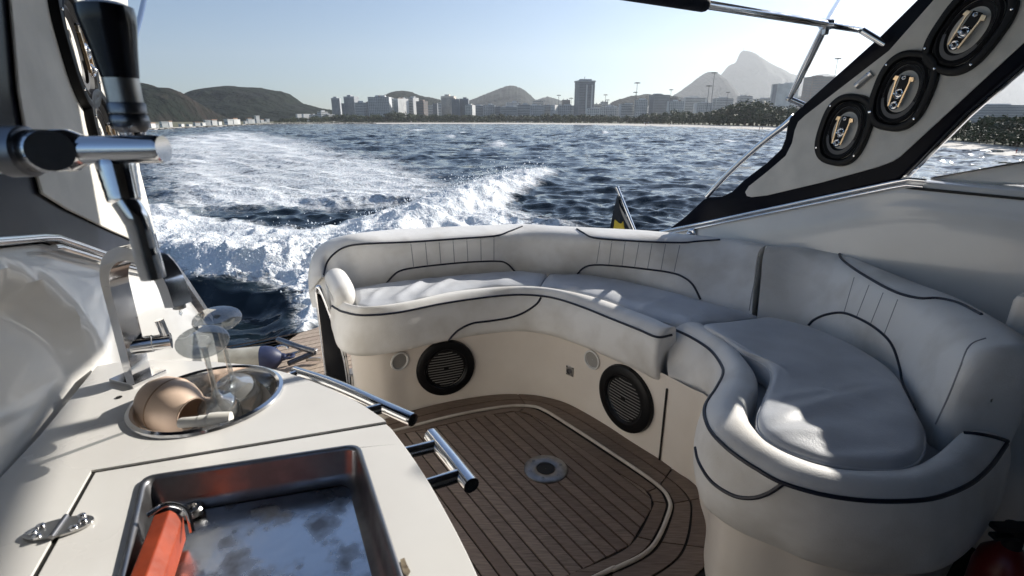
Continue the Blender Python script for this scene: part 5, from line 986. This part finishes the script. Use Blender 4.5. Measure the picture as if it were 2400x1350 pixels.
lvd = (at(408, 800, CZ + .07) - at(330, 812, CZ + .07)).normalized(); l0 = fb + UP * .066
MB().tube([l0, l0 + lvd * .034], .0165, 20).obj('valve_body', chrome, fc); MB().tube([l0 + lvd * .036, l0 + lvd * .064], .0155, 20).obj('valve_cap', chrome, fc); MB().tube([l0 + lvd * .058 + UP * .004, l0 + lvd * .052 + UP * .045], .008, 12).obj('lever', chrome, fc)
# ------------------------------------------------------------------ things in the sink
glass, N, L = newmat('thin_clear_glass'); N.remove(N['Principled BSDF'])   # blown glass a millimetre thick: see-through with Fresnel reflections
_t = N.new('ShaderNodeBsdfTransparent'); _t.inputs[0].default_value = (.86, .88, .88, 1); _g = N.new('ShaderNodeBsdfGlossy'); _g.inputs['Roughness'].default_value = .03; _w = N.new('ShaderNodeLayerWeight'); _w.inputs[0].default_value = .5; _f = N.new('ShaderNodeMapRange'); _p = N.new('ShaderNodeMath'); _p.operation = 'POWER'; _p.inputs[1].default_value = 1.7; L.new(_w.outputs['Facing'], _p.inputs[0]); L.new(_p.outputs[0], _f.inputs[0]); _f.inputs[3].default_value = .13; _f.inputs[4].default_value = .9
_d = N.new('ShaderNodeBsdfDiffuse'); _d.inputs[0].default_value = (.85, .86, .86, 1); _y = N.new('ShaderNodeMixShader'); _y.inputs[0].default_value = .16; L.new(_t.outputs[0], _y.inputs[1]); L.new(_d.outputs[0], _y.inputs[2])   # even white diffuse share mixed into the clear part
_x = N.new('ShaderNodeMixShader'); L.new(_f.outputs[0], _x.inputs[0]); L.new(_y.outputs[0], _x.inputs[1]); L.new(_g.outputs[0], _x.inputs[2]); L.new(_x.outputs[0], N['Material Output'].inputs['Surface'])
def wine_glass(j, foot, label, rb=.040, bowl=.088):
    ax = (foot - j).normalized(); Ls = (foot - j).length; r = tag(empty('wine_glass'), label, 'wine glass', 'upturned wine glasses in the sink'); r.matrix_world = frame(j, ax)   # local z runs from bowl to foot
    out = [(rb * .80, -bowl), (rb * .93, -bowl * .75), (rb, -bowl * .5), (rb * .93, -bowl * .27), (rb * .68, -bowl * .10), (rb * .3, -.003), (.0065, .008), (.0004, .0083)]; inn = [(x - .0013, z) for x, z in out[:5]] + [(rb * .26, -.008), (.0005, -.009)]
    b = MB().lathe(inn[::-1] + out, 40).obj('bowl', glass, r, sharp=180)
    MB().lathe([(.0005, .0085), (.0062, .0085), (.0045, .02), (.0038, Ls * .5), (.0045, Ls * .85), (.008, Ls * .96), (.016, Ls - .003), (.038, Ls - .001), (.0385, Ls + .0005), (.037, Ls + .0015), (.012, Ls + .002), (.0005, Ls + .001)], 40).obj('stem_and_foot', glass, r, sharp=60)
wine_glass(at(546, 893, .782), aty(509, 748, at(546, 893, .782).y - .040), 'rear upturned wine glass with the higher foot in the sink', .046, .085)
wine_glass(at(507, 930, .785), aty(475, 800, at(507, 930, .785).y - .045), 'front upturned wine glass leaning beside the tan cup', .036, .095)
cup_c = at(398, 948, .775); cax = Vector((.88, -.30, -.16)).normalized(); cup = tag(empty('tan_cup'), 'tan beige round cup lying on its side in the sink', 'cup'); cup.matrix_world = frame(cup_c, cax) @ Matrix.Scale(.84, 4)
tan = M('tan_ceramic', (.70, .53, .41), .5, c2=(.62, .46, .35), ns=18)
MB().lathe([(.034, .058), (.047, .040), (.055, .018), (.057, -.005), (.052, -.03), (.040, -.05), (.022, -.060), (.001, -.062)], 44).obj('body', tan, cup); MB().lathe([(.0325, .057), (.0455, .039), (.0535, .018), (.0555, -.005), (.050, -.029), (.038, -.048), (.001, -.058)], 44).obj('inside', tan, cup); MB().lathe([(.0335, .0585), (.0345, .0605), (.0325, .0605), (.0318, .0575)], 44).obj('rim', tan, cup); MB().lathe([(.0562, -.0035), (.0578, -.001), (.0562, .0015)], 44).obj('band', M('tan_dark', (.30, .19, .12), .4), cup)
wp = M('white_plastic', (.80, .78, .72), .35, sub=.2); pg = tag(empty('plastic_stopper'), 'white plastic two part stopper lying on the near sink rim', 'stopper'); a0, a1 = at(418, 992, .785), at(548, 980, .785); dv = a1 - a0; pg.matrix_world = frame(a0, dv.normalized()); Ln = dv.length
MB().lathe([(.001, 0), (.007, .0005), (.0085, .004), (.0085, Ln * .36), (.0095, Ln * .37), (.0095, Ln * .52), (.008, Ln * .54)], 18).obj('tip', wp, pg); MB().lathe([(.008, Ln * .52), (.012, Ln * .56), (.0125, Ln * .7), (.011, Ln * .95), (.001, Ln)], 18).obj('grip', wp, pg)
# wooden block in the tray
wd_m = M('orange_wood', (.36, .055, .016), .5, c2=(.24, .036, .012), ns=26, nd=8, bump=.4, bs=70); wb_ = tag(empty('wooden_block'), 'orange red wooden handle block lying along the left side of the grill tray', 'wood block')
b0 = at(391, 1205, CZ + .004); b1 = at(322, 1395, CZ + .004); bd = (b1 - b0).normalized(); bx = Vector((-bd.y, bd.x, 0)); bx = bx if bx.x > 0 else -bx
sec = [(-.017, -.045), (.013, -.045), (.016, -.010), (.004, .005), (-.014, .002)]
MB().grid([[b0 + bx * x + UP * z + bd * (t) for x, z in sec] for t in (0, .06, .12, .26)], cu=True).add([b0 + bx * x + UP * z for x, z in sec], [(0, 1, 2, 3, 4)]).obj('handle', wd_m, wb_, sharp=20, bevel=.002)
MB().tube(cr([b0 + bx * -.02 + UP * .004, b0 - bd * .008 + UP * .008, b0 + bx * .02 - UP * .002 - bd * .002, b0 + bx * .028 - UP * .02 + bd * .02], 14), .003, 8).obj('wire_clip', chrome, wb_)

# ------------------------------------------------------------------ beer tap, close to the camera
tap = tag(empty('beer_tap'), 'chrome beer tap with black handle close up at the left edge', 'beer tap')
tx, ty = -.318, .448
def tz(py): r = ray(285, py); return HC + r.z * (ty / r.y)
def TZ(zlist): return [Vector((tx, ty, z)) for z in zlist]
zt, zb_ = tz(2), tz(182)
T_ = Matrix.Translation((tx, ty, 0)); hh = zt - zb_
MB().lathe([(.0130, zb_), (.0138, zb_ + hh * .1), (.0160, zb_ + hh * .4), (.0188, zb_ + hh * .7), (.0196, zb_ + hh * .82), (.0190, zb_ + hh * .93), (.012, zb_ + hh * .985), (.001, zt)], 32, T_).obj('handle', M('tap_handle', (.008, .008, .012), .25, coat=.4), tap)
MB().lathe([(.0125, tz(240)), (.0128, zb_ - .0005), (.001, zb_ - .0005)], 28, T_).obj('ferrule', steel, tap)
MB().lathe([(.0125, tz(268)), (.0136, tz(265)), (.0136, tz(244)), (.0125, tz(240)), (.001, tz(240))], 24, T_).obj('lock_nut', dark_steel, tap); MB().lathe([(.009, tz(312)), (.0130, tz(300)), (.0144, tz(285)), (.0135, tz(272)), (.012, tz(268)), (.001, tz(268))], 24, T_).obj('collar', dark_steel, tap); MB().lathe([(.007, tz(345)), (.009, tz(318)), (.010, tz(310))], 16, T_).obj('pivot', chrome, tap)
bz = tz(350) - .0; e_r = at(384, 350, HC - .018) if False else CAM + ray(384, 349) * .405; e_m = CAM + ray(170, 352) * .405; e_l = CAM + ray(-160, 362) * .40
MB().tube([e_r, e_r.lerp(e_m, .04), e_r.lerp(e_m, .6), e_m], [.0100, .0108, .0108, .0108], 28).obj('body', chrome, tap); MB().tube([e_m.lerp(e_r, .14), e_m.lerp(e_r, .02), e_m, e_m.lerp(e_l, .28), e_m.lerp(e_l, .30)], [.0115, .0150, .0160, .0165, .0150], 28).obj('valve_barrel', chrome, tap)
MB().tube([e_m.lerp(e_l, .30), e_m.lerp(e_l, .31), e_m.lerp(e_l, .45), e_m.lerp(e_l, .46)], [.018, .0195, .0195, .018], 28).obj('union_nut', dark_steel, tap); MB().tube([e_m.lerp(e_l, .46), e_l], .0165, 24).obj('shank', chrome, tap)
bt = CAM + ray(118, 353) * .388; MB().tube([bt, bt - ray(118, 353).normalized() * .004], .0150, 24).obj('side_cap', dark_steel, tap)
s0, s1, s2, s3 = CAM + ray(268, 372) * .412, CAM + ray(292, 470) * .415, CAM + ray(322, 520) * .42, CAM + ray(360, 652) * .435
MB().tube(cr([s0, s0.lerp(s1, .5), s1], 10), [.0125, .0135, .0135, .013, .013, .0125, .0125, .012, .012, .0115], 20).obj('spout_socket', chrome, tap); MB().tube(cr([s1, s2, s2.lerp(s3, .5), s3], 24), [.0095] * 8 + [.009] * 8 + [.0095] * 7 + [.0092], 20).obj('spout', chrome, tap)
# shank runs on outside the frame to its flange on the side wall
wl_ = e_l + (e_l - e_m).normalized() * .24; MB().tube([e_l, wl_], .0165, 24).obj('long_shank', chrome, tap); MB().tube([wl_, wl_ + (e_l - e_m).normalized() * .012], .034, 24).obj('wall_flange', chrome, tap)

# ------------------------------------------------------------------ set every group's origin at its base
bpy.context.view_layer.update()
for o in list(C.objects):
    if o.type == 'EMPTY' and o.parent is None and o.matrix_world == Matrix() and o.children:
        pts = []
        for ch in o.children:
            if ch.type == 'MESH' and len(ch.data.vertices): bb = [ch.matrix_local @ Vector(b) for b in ch.bound_box]; pts += bb
        if not pts: continue
        b = Vector(((min(p.x for p in pts) + max(p.x for p in pts)) / 2, (min(p.y for p in pts) + max(p.y for p in pts)) / 2, min(p.z for p in pts)))
        o.location = b
        for ch in o.children: ch.matrix_local = Matrix.Translation(-b) @ ch.matrix_local
